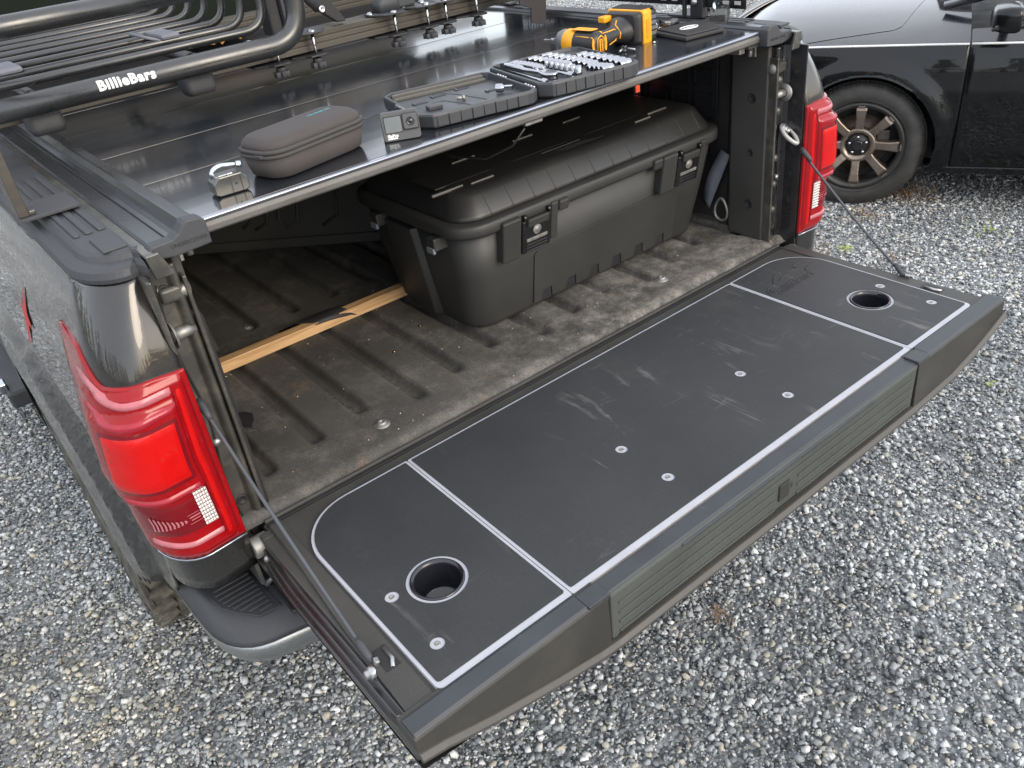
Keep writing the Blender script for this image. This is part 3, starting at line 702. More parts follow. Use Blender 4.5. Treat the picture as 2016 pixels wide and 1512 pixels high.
# ---- bed: floor liner with corrugations, walls
def floor_z(x, y):
    ph = ((x+0.575) / 0.1205) % 1.0
    d = abs(ph-0.5)*2      # 1 in valley centre at ph 0/1
    v = smooth(0.66, 0.84, d)
    k = int(round((x+0.575)/0.1205))
    end = 0.165+0.03*math.sin(k*2.1)
    e = smooth(end-0.01, end+0.035, y)
    e2 = 1-smooth(0.655+0.0, 0.69, y)*(1-smooth(0.76, 0.80, y))*0.85
    lip = -0.012*smooth(0.05, 0.035, y)
    return -0.002-0.018*v*e*e2 + lip + 0.0022*mnoise.noise(Vector((x*5, y*5, 1)))
def build_bed():
    xs = frange(-0.80, 0.80, 320); ys = [0.030, 0.036, 0.042, 0.05]+frange(0.065, 1.66, 120)
    rows = [[(x, y, floor_z(x, y)) for x in xs] for y in ys]
    o = obj('bed_floor', MB().grid(rows, True, flip=False), M_liner, truck)
    # torn hole
    hole = [(-0.668, 0.375), (-0.655, 0.400), (-0.640, 0.392), (-0.632, 0.372), (-0.640, 0.345), (-0.652, 0.330), (-0.655, 0.318), (-0.665, 0.335)]
    obj('torn_hole', MB().add([(x, y, 0.0012) for x, y in hole], [tuple(range(8))]), M_rubber, o)
    for i, (x, y) in enumerate([(-0.475, 0.327), (-0.462, 0.31), (-0.489, 0.30), (-0.475, 0.285), (-0.462, 0.277), (-0.459, 0.255), (-0.482, 0.262)]):
        a = 0.5; dx, dy = 0.005*math.cos(a), 0.005*math.sin(a)
        obj('cut', MB().add([(x-dx, y-dy, floor_z(x, y)+0.001), (x+dy*.5, y-dx*.3, floor_z(x, y)+.001), (x+dx, y+dy, floor_z(x, y)+0.001), (x-dy*.5, y+dx*.3, floor_z(x, y)+.001)], [(0,1,2,3)]), M_rubber, o)
    for x, y in ((-0.453, 0.116), (-0.458, 0.812), (0.402, 0.121)):
        mb = MB().lathe([(0.0185, 0.0), (0.0175, 0.002), (0.011, 0.004), (0.0095, 0.0045), (0.009, 0.0075), (0.0045, 0.008), (0.004, 0.004), (0.0003, 0.004)], 24, Matrix.Translation((x, y, floor_z(x, y)-0.001)))
        obj('liner_bolt', mb, M_bolt, o)
    for x, y in ((-0.157, 0.417), (-0.273, 0.355)):
        obj('rivet', MB().lathe([(0.006, 0.0), (0.0052, 0.0012), (0.0003, 0.0013)], 12, Matrix.Translation((x, y, floor_z(x, y)))), M_rubber, o)
        obj('rivet', MB().lathe([(0.0028, 0.001), (0.002, 0.003), (0.0003, 0.0032)], 10, Matrix.Translation((x, y, floor_z(x, y)))), M_gold, o)
    # sill strips between floor and tailgate
    for y0, y1, z0, z1, m in ((0.024, 0.032, -0.03, -0.010, M_linerw), (0.012, 0.020, -0.034, -0.013, M_rubber), (0.002, 0.008, -0.040, -0.020, M_rubber), (-0.03, 0.03, -0.07, -0.045, M_black)):
        obj('sill_seal', MB().box(-0.765, 0.765, y0, y1, z0, z1), m, truck, bevel=0.003)
    # walls
    for s in (-1, 1):
        prof = [(0.800, -0.01), (0.796, 0.05), (0.794, 0.25), (0.798, 0.30), (0.796, 0.505), (0.81, 0.505), (0.81, -0.02)]
        ring = lambda y: [(s*x, y, z) for x, z in prof]
        obj('bed_wall', MB().loft([ring(0.14), ring(0.5), ring(1.66)], smooth=False), M_linerw, truck)
        hs = [(0.56, -0.01), (0.58, 0.20), (0.62, 0.235), (0.795, 0.24), (0.795, -0.01)]
        obj('wheel_housing', MB().loft([[(s*x, 0.72, -0.01 if z < 0 else z*0.2) for x, z in hs], [(s*x, 0.80, z) for x, z in hs], [(s*x, 1.34, z) for x, z in hs], [(s*x, 1.42, z*0.2 if z > 0 else z) for x, z in hs]], smooth=False), M_linerw, truck, bevel=0.01)
    fw = MB().box(-0.80, 0.80, 1.66, 1.70, -0.05, 0.53)
    for i in range(9): fw.box(-0.70+i*0.17, -0.60+i*0.17, 1.648, 1.661, 0.06, 0.45)
    obj('bed_bulkhead', fw, M_linerw, truck, bevel=0.006)
    # slotted equipment panel on the right wall
    mo = obj('slotted_wall_panel', MB().box(0.782, 0.788, 0.26, 1.2, 0.17, 0.49), M_black, truck, bevel=0.002)
    for r in range(5):
        for c in range(11):
            y0 = 0.275+c*0.083; z0 = 0.19+r*0.062
            fr = MB()
            for pr in (((y0, z0), (y0+0.065, z0+0.004)), ((y0, z0+0.040), (y0+0.065, z0+0.044)), ((y0, z0), (y0+0.004, z0+0.044)), ((y0+0.061, z0), (y0+0.065, z0+0.044))):
                (a, b), (c2, d) = pr; fr.box(0.7785, 0.7815, a, c2, b, d)
            obj('slot_frame', fr, M_black, mo)
    # underbody masses
    ub = MB().box(-0.78, 0.78, 0.03, 2.2, -0.10, -0.05); ub.box(-0.48, -0.38, 0.0, 2.2, -0.30, -0.1); ub.box(0.38, 0.48, 0.0, 2.2, -0.30, -0.1)
    obj('underbody', ub, M_black, truck)
build_bed()

# ---- cab behind the bed
def build_cab():
    def ring(z, hx, y0, y1): return [(x, y, z) for x, y in rrect(0, (y0+y1)/2, hx, (y1-y0)/2, 0.12, 5)]
    mb = MB().loft([ring(-0.5, 0.95, 1.74, 3.6), ring(0.1, 0.955, 1.74, 3.6), ring(0.56, 0.93, 1.74, 3.6), ring(0.62, 0.90, 1.745, 3.55), ring(1.08, 0.74, 1.86, 3.1), ring(1.17, 0.66, 1.95, 3.0), ring(1.19, 0.5, 2.1, 2.85)])
    c = obj('cab', mb, M_paint, truck)
    gl = MB()
    def py(z): return 1.742+max(0, z-0.62)*0.25-0.006 if z > 0.6 else 1.733
    gl.add([(-0.85, py(.58), .58), (0.85, py(.58), .58), (0.70, py(1.04), 1.04), (-0.70, py(1.04), 1.04)], [(0,1,2,3)])
    obj('rear_window', gl, pm('dusty_cab_glass', (0.008, 0.011, 0.008), 0.6, 0, 0.3, 4, spec=0.05), c)
    obj('cab_back_panel', MB().box(-0.86, 0.86, 1.722, 1.7375, -0.1, 0.60), M_rubber, c, bevel=0.004)
    fr = MB().tube([(-0.71, py(.575), .575), (0.71, py(.575), .575), (0.63, py(1.05), 1.05), (-0.63, py(1.05), 1.05)], 0.008, 6, closed=True)
    obj('window_seal', fr, M_rubber, c)
build_cab()

# ---- wheels
def wheel_tyre_truck():
    mb = MB(); R, W_ = 0.40, 0.27
    prof = [(0.24, -W_*.40), (0.27, -W_*.48), (0.33, -W_*.52), (0.375, -W_*.49), (0.388, -W_*.44), (0.388, W_*.44), (0.375, W_*.49), (0.33, W_*.52), (0.27, W_*.48), (0.24, W_*.40)]
    mb.lathe(prof, 56)
    return mb
def build_wheel_truck(side):
    M = Matrix.Translation((side*0.825, WY, -0.46)) @ Matrix.Rotation(PI/2*side, 4, 'Y')
    mb = wheel_tyre_truck(); R = 0.40
    # tread lugs
    for i in range(38):
        a = 2*PI*i/38
        for (h0, h1, da) in ((-0.135, -0.085, 0.0), (0.085, 0.135, 0.08), (-0.075, -0.02, 0.09), (0.02, 0.075, 0.03)):
            B_ = Matrix.Rotation(a+da, 4, 'Z') @ Matrix.Translation((0.392, 0, 0)) @ Matrix.Rotation(0.25*(1 if h0 > 0 else -1), 4, 'X')
            mb.box(-0.012, 0.012, -0.019, 0.019, h0, h1, B_)
    for i in range(38):        # shoulder blocks
        a = 2*PI*(i+.3)/38; B_ = Matrix.Rotation(a, 4, 'Z') @ Matrix.Translation((0.372, 0, 0.137)); mb.box(-0.022, 0.020, -0.014, 0.014, -0.006, 0.005, B_)
    mb.xf(M); t = obj('rear_wheel', mb, M_tyre, truck)
    rim = MB().lathe([(0.24, -0.1), (0.235, 0.0), (0.24, 0.1), (0.20, 0.08), (0.05, 0.05), (0.0005, 0.05)], 32); rim.xf(M); obj('rim', rim, M_rimd, t)
build_wheel_truck(-1); build_wheel_truck(1)
for s in (-1, 1):
    al = MB()
    rows = []
    for i in range(25):
        a = PI*0.95*i/24; rows.append([(s*x, WY+(AR+0.01)*math.cos(a), WZ+(AR+0.01)*math.sin(a)) for x in (0.60, 0.80, 0.935)])
    al.grid(rows, True)
    al.box(min(s*.6, s*.64), max(s*.6, s*.64), WY-0.44, WY+0.44, -0.40, 0.0)
    obj('wheel_arch_liner', al, M_rubber, truck)

# ---- bumper with step pads
def build_bumper():
    def sec(x):
        """cross-section (y,z) at x: top inner ... bottom"""
        ax = abs(x); e = smooth(0.62, 0.955, ax)
        yb = -0.045+0.25*e*e        # rear-most y
        return yb
    xs = [0.0, .3, .5, .6, .68, .74, .79, .82, .84, .86, .875, .89, .90, .908, .915, .920, .924, .927, .930]; xs = [-x for x in xs[::-1]]+xs[1:]
    YT = [(0.0, -0.095), (0.5, -0.092), (0.7, -0.082), (0.79, -0.066), (0.84, -0.056), (0.87, -0.045), (0.895, -0.022), (0.912, 0.008), (0.920, 0.04), (0.926, 0.09), (0.930, 0.22)]
    def yb(x): return lerp_tab(YT, abs(x))
    # painted lower shell
    rows = []
    for x in xs:
        y = yb(x); rows.append([(x, y+0.005, -0.222), (x*1.002, y-0.004, -0.230), (x*1.0, y-0.004, -0.255), (x*0.990, y+0.010, -0.285), (x*0.972, y+0.035, -0.305), (x*0.945, y+0.08, -0.315)])
    DZ = 0.022
    rows = [[(p[0], p[1], p[2]+DZ) for p in r] for r in rows]
    o = obj('rear_bumper', MB().grid(rows, True, flip=True), pm('bumper_reflection_grey', (0.34, 0.35, 0.35), 0.28, 0.85, 0.08, 12, coat=0.4, coatr=0.15, col2=(0.25, 0.25, 0.24), c2s=60, c2lo=0.6, c2hi=0.8), truck)  # brighter than the body paint: reflected gravel and low sky put into the colour
    so_ = o.modifiers.new('s', 'SOLIDIFY'); so_.thickness = 0.006; so_.offset = 1
    # plastic step top with a bevel down to the painted shell
    rows = []
    for x in xs:
        y = yb(x); k = 0.955
        e_ = 0.012*smooth(.8, .92, abs(x)); rows.append([(x*0.985, 0.26, -0.185), (x*0.975, y+0.040+e_, -0.182), (x*0.980, y+0.030+e_, -0.184), (x*0.990, y+0.018, -0.192), (x*0.999, y-0.001, -0.212), (x*1.003, y-0.0055, -0.222)])
    rows = [[(p[0], p[1], p[2]+DZ) for p in r] for r in rows]
    o2 = obj('bumper_top', MB().grid(rows, True, flip=True), M_trim, truck)
    so_ = o2.modifiers.new('s', 'SOLIDIFY'); so_.thickness = 0.004; so_.offset = 1
    for s in (-1, 1):
        pad = [(0.800, -0.030), (0.806, 0.075), (0.820, 0.112), (0.880, 0.112), (0.895, 0.085), (0.888, 0.045), (0.870, 0.010), (0.842, -0.026)]
        pd = MB().prism([(s*a, b) for a, b in (pad if s < 0 else pad[::-1])], -0.1615, -0.159)
        po = obj('step_pad', pd, M_trim, o2, bevel=0.001)
        for i in range(9):
            y = -0.018+i*0.0138; xo = (0.838, 0.852, 0.864, 0.872, 0.878, 0.882, 0.885, 0.886, 0.884)[i]
            rm = MB().box(min(s*.812, s*xo), max(s*.812, s*xo), y, y+0.0065, -0.1592, -0.1558)
            obj('ridge', rm, M_trim, o2, bevel=0.0012)
        obj('bumper_insert', MB().box(min(s*.70, s*.795), max(s*.70, s*.795), -0.068, 0.05, -0.161, -0.152), M_black, o2, bevel=0.004)
    # hitch
    obj('hitch_receiver', MB().box(-0.04, 0.04, -0.09, 0.2, -0.40, -0.32).box(-0.6, 0.6, 0.05, 0.11, -0.38, -0.32), M_black, truck, bevel=0.004)
build_bumper()
# hinge pieces
for s in (-1, 1):
    h = obj('tailgate_hinge', MB().tube([(s*0.806, 0.008, -0.040), (s*0.772, 0.008, -0.040)], 0.021, 24), M_bolt, truck, bevel=0.003)
    obj('hinge_bracket', MB().box(min(s*.738, s*.77), max(s*.738, s*.77), -0.02, 0.03, -0.075, -0.018), M_jambd, h, bevel=0.004)
    obj('hinge_screw', MB().lathe([(0.009, 0), (0.009, 0.004), (0.0005, 0.006)], 12, from_dir((s*0.79, -0.018, -0.055), (0, -1, 0.3))), M_steel, h)
    obj('tow_bolts', MB().tube([(s*.80, .03, -.15), (s*.78, .02, -.13), (s*.79, .05, -.12)], 0.006, 8), M_steel, h)

# running board end seen past the wheel
rb = MB().box(-1.02, -0.90, 2.12, 2.9, -0.60, -0.53)
rbo = obj('running_board', rb, M_trim, truck, bevel=0.012, seg=3)
obj('board_end', MB().box(-1.035, -1.005, 2.16, 2.22, -0.545, -0.50), M_chrome, rbo, bevel=0.006)

# decal on the left side
dk = MB()
def SP(y, z, o=0.0025):
    x = lerp_tab(XS, z); p = Vector((x, y, z)); x += flare(p)+o; return (-x, y, z)
X1 = [(0.66, 0.352), (0.60, 0.318), (0.57, 0.34), (0.555, 0.325), (0.585, 0.285), (0.66, 0.235), (0.655, 0.222), (0.565, 0.268), (0.545, 0.285), (0.50, 0.24), (0.49, 0.25), (0.525, 0.30), (0.53, 0.325), (0.57, 0.36)]
dk.add([SP(0.50, 0.392), SP(0.515, 0.385), SP(0.555, 0.33), SP(0.60, 0.355), SP(0.615, 0.345), SP(0.575, 0.305), SP(0.625, 0.225), SP(0.61, 0.22), SP(0.55, 0.285), SP(0.50, 0.262), SP(0.49, 0.272), SP(0.53, 0.305)],
       [(0,1,2,11),(2,3,4,5),(5,6,7,8),(8,9,10,11),(2,5,8,11)])
dk = MB(); dk.add([SP(0.50, 0.385), SP(0.512, 0.383), SP(0.565, 0.325), SP(0.60, 0.335), SP(0.585, 0.302), SP(0.632, 0.23), SP(0.622, 0.228), SP(0.556, 0.292), SP(0.525, 0.290), SP(0.538, 0.322)], [(0,1,2,9),(2,3,4,7),(4,5,6,7),(7,8,9),(2,7,9)])
obj('side_decal', dk, pm('red_decal', (0.5, 0.02, 0.02), 0.5), truck)

# ================================================================== TAILGATE (part of the truck, lying level)
G = obj('tailgate', MB().box(-0.788, 0.788, -0.500, -0.470, -0.060, -0.012).box(-0.788, 0.788, -0.02, 0.002, -0.060, -0.012).box(-0.788, -0.765, -0.470, -0.02, -0.06, -0.012).box(0.765, 0.788, -0.470, -0.02, -0.06, -0.012), M_linerw, truck, bevel=0.003)
G.matrix_local = RX.inverted()
def g(name, mb, m, **k): return obj(name, mb, m, G, **k)
EX = 0.739; YF, YR = -0.029, -0.507
def mat_outline(x0, x1, y0, y1, r_hinge_l=0.004, r_hinge_r=0.004, r_out_l=0.004, r_out_r=0.004, n=12):
    """plan outline, y0 outer (rear), y1 hinge side"""
    o = []
    def arc(cx, cy, r, a0):
        for k in range(n+1): a = a0+PI/2*k/n; o.append((cx+r*math.cos(a), cy+r*math.sin(a)))
    arc(x1-r_hinge_r, y1-r_hinge_r, r_hinge_r, 0); arc(x0+r_hinge_l, y1-r_hinge_l, r_hinge_l, PI/2)
    arc(x0+r_out_l, y0+r_out_l, r_out_l, PI); arc(x1-r_out_r, y0+r_out_r, r_out_r, 1.5*PI)
    return o
def holed_prism(outline, holes, z0, z1):
    """flat slab with circular holes via bmesh booleans-free triangulation"""
    bm = bmesh.new()
    def loop(pts, z):
        vs = [bm.verts.new((x, y, z)) for x, y in pts]; return vs, [bm.edges.new((vs[i], vs[(i+1) % len(vs)])) for i in range(len(vs))]
    E = []; L_ = []
    for pts in [outline]+[[(cx+r*math.cos(2*PI*k/n_), cy+r*math.sin(2*PI*k/n_)) for k in range(n_)] for cx, cy, r, n_ in holes]:
        v, e = loop(pts, z1); E += e; L_.append(v)
    bmesh.ops.triangle_fill(bm, use_beauty=True, use_dissolve=False, edges=E)
    for f_ in bm.faces:
        if f_.normal.z < 0: f_.normal_flip()
    for li, vs in enumerate(L_):
        lo = [bm.verts.new((v.co.x, v.co.y, z0)) for v in vs]
        for i in range(len(vs)):
            j = (i+1) % len(vs)
            q = (vs[i], lo[i], lo[j], vs[j]) if li == 0 else (vs[j], lo[j], lo[i], vs[i])
            bm.faces.new(q)
    bm.normal_update()
    vs = [v.co[:] for v in bm.verts]; bm.verts.index_update(); fs = [tuple(v.index for v in f_.verts) for f_ in bm.faces]; bm.free()
    return MB().add(vs, fs)
CUPS = [(-0.620, -0.330), (0.620, -0.330)]
BOLTS = [(-0.695, -0.3105), (-0.694, -0.4375), (0.695, -0.3105), (0.694, -0.4375), (-0.176, -0.3075), (-0.176, -0.4245), (0.176, -0.3075), (0.176, -0.4245)]
JX = 0.4845
CR = 0.0515
# grey lower layer, three pieces, showing as pale edges
parts = [(-EX, -JX-0.0008, 0.115, 0.004, 0.012, 0.003), (-JX+0.0008, JX-0.0008, 0.004, 0.004, 0.003, 0.003), (JX+0.0008, EX, 0.004, 0.115, 0.003, 0.012)]
for i, (a, b, rl, rr_, ol, orr) in enumerate(parts):
    cups = [(x, y, CR, 48) for x, y in CUPS if a < x < b]
    g('mat_base', holed_prism(mat_outline(a, b, YR, YF, rl, rr_, ol, orr), [(x, y, 0.0458, 48) for x, y, _, _ in cups], -0.0085, -0.0012), M_evag, bevel=0.0006)
    bl = [(x, y, 0.0118, 28) for x, y in BOLTS if a < x < b]
    da = 0.0058; dr = 0.0115
    t = g('mat_top', holed_prism(mat_outline(a+da, b-da, YR+dr, YF-da, max(rl-da, .002), max(rr_-da, .002), max(ol-da, .004), max(orr-da, .004)),
        [(x, y, CR, 56) for x, y, _, _ in cups]+bl, -0.0014, 0.0006), M_eva, bevel=0.0005)
for x, y in BOLTS:
    mb = MB().lathe([(0.0050, -0.0013), (0.0047, 0.0), (0.0026, 0.0002), (0.0022, -0.0008), (0.0003, -0.0008)], 20, Matrix.Translation((x, y, 0)))
    g('mat_bolt', mb, M_bolt)
for x, y in CUPS:
    mb = MB().lathe([(0.0455, -0.0014), (0.0450, 0.0016), (0.0425, 0.0020), (0.0385, -0.002), (0.0380, -0.012), (0.0345, -0.052), (0.0320, -0.056), (0.0003, -0.056)], 48, Matrix.Translation((x, y, 0)))
    g('cup_holder', mb, pm('cup_holder_plastic', (0.012, 0.013, 0.017), 0.25, 0, 0.1, 20, coat=0.4))
# embossed logo and lettering on the right hand mat piece
lt = text_mesh('BillieBars', 0.036, 0.0004, 0.0006, 1.08); lt.xf(Matrix.Translation((0.512, -0.162, 0.0010)) @ Matrix.Rotation(math.radians(1.5), 4, 'Z'))
M_emb = pm('embossed_foam', (0.027, 0.028, 0.031), 0.6)
g('mat_lettering', lt, M_emb)
lg = MB()
def stroke(pts, r=0.0013): lg.tube([(x, y, 0.0008) for x, y in pts], r, 6)
stroke([(0.497, -0.150), (0.500, -0.132), (0.515, -0.122), (0.545, -0.118), (0.556, -0.108), (0.580, -0.092), (0.600, -0.088), (0.618, -0.090), (0.626, -0.106), (0.640, -0.108), (0.655, -0.106), (0.650, -0.095), (0.700, -0.086), (0.712, -0.088)])
stroke([(0.508, -0.152), (0.506, -0.138), (0.516, -0.130), (0.530, -0.132)]); stroke([(0.512, -0.150), (0.516, -0.139), (0.528, -0.138), (0.534, -0.146)])
stroke([(0.570, -0.118), (0.590, -0.108), (0.610, -0.107), (0.624, -0.112)]); stroke([(0.565, -0.139), (0.640, -0.136)])
stroke([(0.655, -0.138), (0.660, -0.127), (0.672, -0.122), (0.690, -0.123)])
g('mat_logo', lg, M_emb)
g('inner_panel', holed_prism([(0.766, 0.002), (-0.766, 0.002), (-0.782, -0.40), (-0.788, -0.5095), (0.788, -0.5095), (0.782, -0.40)], [(x, y, 0.044, 40) for x, y in CUPS], -0.014, -0.0085), M_linerw)
# textured side margins with latch opening
for s in (-1, 1):
    pl = [(0.765, 0.002), (0.768, -0.10), (0.780, -0.26), (0.788, -0.40), (0.792, -0.505), (0.745, -0.505), (0.742, 0.002)]
    g('side_margin', MB().prism([(s*a, b) for a, b in (pl if s > 0 else pl[::-1])], -0.010, -0.0055), M_linerw, bevel=0.0015)
    # latch opening with striker catch
    g('latch_opening', MB().box(min(s*.752, s*.776), max(s*.752, s*.776), -0.425, -0.378, -0.0095, -0.0045), M_rubber)
    g('latch_catch', MB().tube([(s*.757, -.385, -.003), (s*.757, -.41, -.003), (s*.765, -.424, -.004)], 0.0035, 8), M_steel)
    # painted edge of the gate: stepped metal flanges
    for off, z0, z1, m in ((0.794, -0.045, -0.016, M_jamb), (0.800, -0.058, -0.036, M_jamb), (0.806, -0.068, -0.056, M_jamb)):
        pts = [(off-0.012*smooth(-0.15, 0.0, y)*(1 if off < .8 else .6)-0.0*y, y) for y in frange(0.0, -0.535, 14)]
        poly = [(s*a, b) for a, b in pts]+[(s*0.76, -0.535), (s*0.76, 0.0)]
        g('edge_flange', MB().prism(poly if s < 0 else poly[::-1], z0, z1), m, bevel=0.0025)
    g('edge_bolt', MB().lathe([(0.009, 0), (0.009, 0.004), (0.005, 0.007), (0.0005, 0.007)], 14, from_dir((s*.796, -.490, -.03), (s, 0, 0.2))), M_steel)
# outer skin below
sk = []
for y in frange(0.0, -0.548, 14):
    e = smooth(0, -0.08, y); z = -0.058-0.045*math.sin(min(1, -y/0.5)*PI*0.55); row = []
    for x in frange(-0.807, 0.807, 20):
        k = 1-smooth(0.55, 0.81, abs(x))*0.75; row.append((x, y, -0.060+(z+0.058)*k))
    sk.append(row)
g('outer_skin', MB().grid(sk, True, flip=False), M_paint)
# top cap strip along the free edge
def cap_strip(x0, x1, z, y0=-0.5095, y1=-0.546):
    n = 12; rings = []
    for x in frange(x0, x1, n): rings.append([(x, y0, z-0.012), (x, y0, z-0.001), (x, y0-0.004, z+0.0005), (x, y1+0.005, z), (x, y1, z-0.004), (x, y1, z-0.014)])
    return MB().loft(rings, smooth=False)
g('gate_cap', cap_strip(-0.806, -0.487, 0.001), M_trim2, bevel=0.0015)
g('gate_cap', cap_strip(0.487, 0.806, 0.001), M_trim2, bevel=0.0015)
g('gate_cap', cap_strip(-0.484, 0.484, -0.0035, -0.5095, -0.545), M_trim2, bevel=0.0015)
for x in (-0.465, 0.465): g('cap_clip', MB().box(x-0.022, x+0.022, -0.548, -0.514, -0.006, 0.0015), M_trim2, bevel=0.002)
g('cap_gap', MB().box(-0.735, 0.735, -0.5112, -0.5088, -0.02, -0.0045), pm('dusty_gap_edge', (0.2, 0.17, 0.14), 0.7, 0, 0.3, 40))
# rear fascia: depth grows towards the middle
FD = [(-0.806, 0.046), (-0.78, 0.050), (-0.69, 0.078), (-0.57, 0.106), (-0.455, 0.128), (0, 0.131), (0.455, 0.128), (0.60, 0.117), (0.70, 0.092), (0.78, 0.062), (0.806, 0.050)]
def fascia(x0, x1, n, ztop, dz):
    rings = []
    for x in frange(x0, x1, n):
        d = lerp_tab(FD, x)-0.016
        rings.append([(x, -0.500, ztop), (x, -0.5455, ztop), (x, -0.5475, ztop-0.004), (x, -0.5475-0.004*min(1, d/0.1), -d), (x, -0.500, -d)])
    return MB().loft(rings, smooth=False)
g('fascia_end', fascia(-0.808, -0.4475, 12, -0.003, 0), M_fascia, bevel=0.0012)
g('fascia_end', fascia(0.4475, 0.808, 12, -0.003, 0), M_fascia, bevel=0.0012)
rings = []
for x in frange(-0.808, 0.808, 40):
    d = lerp_tab(FD, x)
    rings.append([(x, -0.500, -d+0.018), (x, -0.553, -d+0.017), (x, -0.560, -d+0.010), (x, -0.558, -d+0.002), (x, -0.53, -d-0.002), (x, -0.46, -d*0.9)])
g('lower_lip', MB().loft(rings, smooth=False), M_lip, bevel=0.001)
st = g('gate_step', MB().box(-0.444, 0.441, -0.5485, -0.505, -0.1085, -0.0055), M_step, bevel=0.004)
g('step_lip', MB().box(-0.28, 0.28, -0.5515, -0.546, -0.014, -0.0075), M_trim2, bevel=0.002)
for r in range(4):
    z = -0.030-r*0.0215
    for a, b in ((-0.428, -0.028), (0.038, 0.425)):
        if r == 0: a, b = (-0.428, 0.425) if a < 0 else (0.424, 0.425)
        if b-a > 0.01: g('step_rib', MB().box(a, b, -0.5512, -0.5480, z-0.0042, z), M_step, bevel=0.0010)
g('step_rib', MB().prism([(-0.43, -0.104), (0.43, -0.104), (0.425, -0.1005), (-0.425, -0.1005)], -0.5505, -0.5480, axis='y'), M_black)
g('step_badge', MB().box(-0.018, 0.012, -0.5518, -0.5475, -0.083, -0.046), M_fascia, bevel=0.0015)
g('step_release', MB().box(0.020, 0.025, -0.5498, -0.5475, -0.072, -0.060), M_trim, bevel=0.001)

# ---- tailgate cables
def cable(side):
    s = side
    a = (RX @ Vector((s*0.789, 0.045, 0.292))) if s > 0 else (RX @ Vector((-0.797, 0.030, 0.275))); b = Vector((s*0.782, -0.330 if s > 0 else -0.400, -0.012))
    pts = [a.lerp(b, t)+Vector((0, 0, -0.010*math.sin(PI*t))) for t in frange(0.14 if s > 0 else 0.0, 0.97, 20)]
    M = RX.inverted()
    c = obj('tailgate_cable', MB().tube([M @ p for p in pts], 0.0032, 8), pm('coated_cable', (0.07, 0.075, 0.085), 0.45, 0.2), truck)
    p0, p1 = (M @ a.lerp(b, 0.13), M @ a.lerp(b, 0.22)) if s > 0 else (M @ a.lerp(b, 0.0), M @ a.lerp(b, 0.08))
    obj('cable_sleeve', MB().tube([p0, p0.lerp(p1, .3), p0.lerp(p1, .7), p1], [0.006, 0.0075, 0.0065, 0.004], 10), M_trim, c)
    p0, p1 = M @ a.lerp(b, 0.90), M @ a.lerp(b, 0.985)
    obj('cable_sleeve', MB().tube([p0, p0.lerp(p1, .3), p0.lerp(p1, .7), p1], [0.004, 0.0065, 0.0065, 0.005], 10), M_trim, c)
    d = (M @ b - M @ a).normalized(); A = M @ a
    # eye bracket round the bolt: a flat link
    side_ax = Vector((0, -1, 0.15)).normalized(); wv = d.cross(side_ax).normalized()
    ring = []
    for k in range(28):
        an = 2*PI*k/28; r = 0.0165*(1 if math.cos(an) < 0 else 1); ring.append(A + d*(0.016+math.cos(an)*0.030) + wv*math.sin(an)*0.0155*(1-0.25*max(0, math.cos(an))))
    if s > 0: obj('cable_eye', MB().tube(ring, 0.0056, 8, closed=True), M_zinc, c)
    if s > 0: obj('cable_bolt', MB().lathe([(0.0155, -0.004), (0.0155, 0.001), (0.0085, 0.0025), (0.0085, 0.008), (0.005, 0.0085), (0.0045, 0.005), (0.0004, 0.005)], 18, from_dir(A, side_ax)), M_steel, c)
    Bm = M @ b
    obj('cable_bolt', MB().lathe([(0.011, -0.004), (0.011, 0.003), (0.007, 0.004), (0.007, 0.010), (0.0004, 0.011)], 6, from_dir(Bm+Vector((s*.01, -0.004, 0)), (s, 0, 0.2))), M_steel, c)
    obj('cable_clip', MB().box(-0.006, 0.006, -0.016, 0.016, -0.004, 0.004, from_dir(Bm, (s, 0.2, 0.3))), M_steel, c, bevel=0.002)
cable(-1); cable(1)

# ================================================================== TONNEAU COVER
tn = thing('tonneau_cover', 'glossy black slatted hard cover closed over the truck bed', 'bed cover', RX.copy())
SEAMS = [0.0725, 0.331, 0.597, 0.872, 1.142, 1.412, 1.66]
ZC = 0.546
for i in range(6):
    y0, y1 = SEAMS[i]+0.0018, SEAMS[i+1]-0.0018; tl = (0.0016, -0.0011, 0.0013, -0.0015, 0.001, -0.001)[i]*0.55
    rows = []
    for y in frange(y0, y1, 6):
        t = (y-y0)/(y1-y0); rows.append((y, ZC+tl*(t-0.5)+0.0009*math.sin(PI*t)))
    n = len(rows)
    ring = lambda x: [(x, y, z) for y, z in rows]+[(x, y1, ZC-0.012), (x, y0, ZC-0.012)]
    rings = [ring(x) for x in frange(-0.700, 0.700, 5)]
    obj('slat', MB().loft(rings, smooth=False), M_slat, tn, bevel=0.0005)
obj('rear_edge_rail', MB().loft([[(x, 0.073, 0.5455), (x, 0.066, 0.5452), (x, 0.0635, 0.5425), (x, 0.0650, 0.5385), (x, 0.073, 0.538)] for x in (-0.70, 0, 0.70)], smooth=False), M_alu, tn, bevel=0.0012)
obj('rear_edge_seal', MB().loft([[(x, 0.078, 0.5375), (x, 0.0655, 0.5375), (x, 0.062, 0.531), (x, 0.0640, 0.522), (x, 0.072, 0.517), (x, 0.085, 0.519)] for x in (-0.70, 0, 0.70)], smooth=False), M_seal, tn, bevel=0.0015)
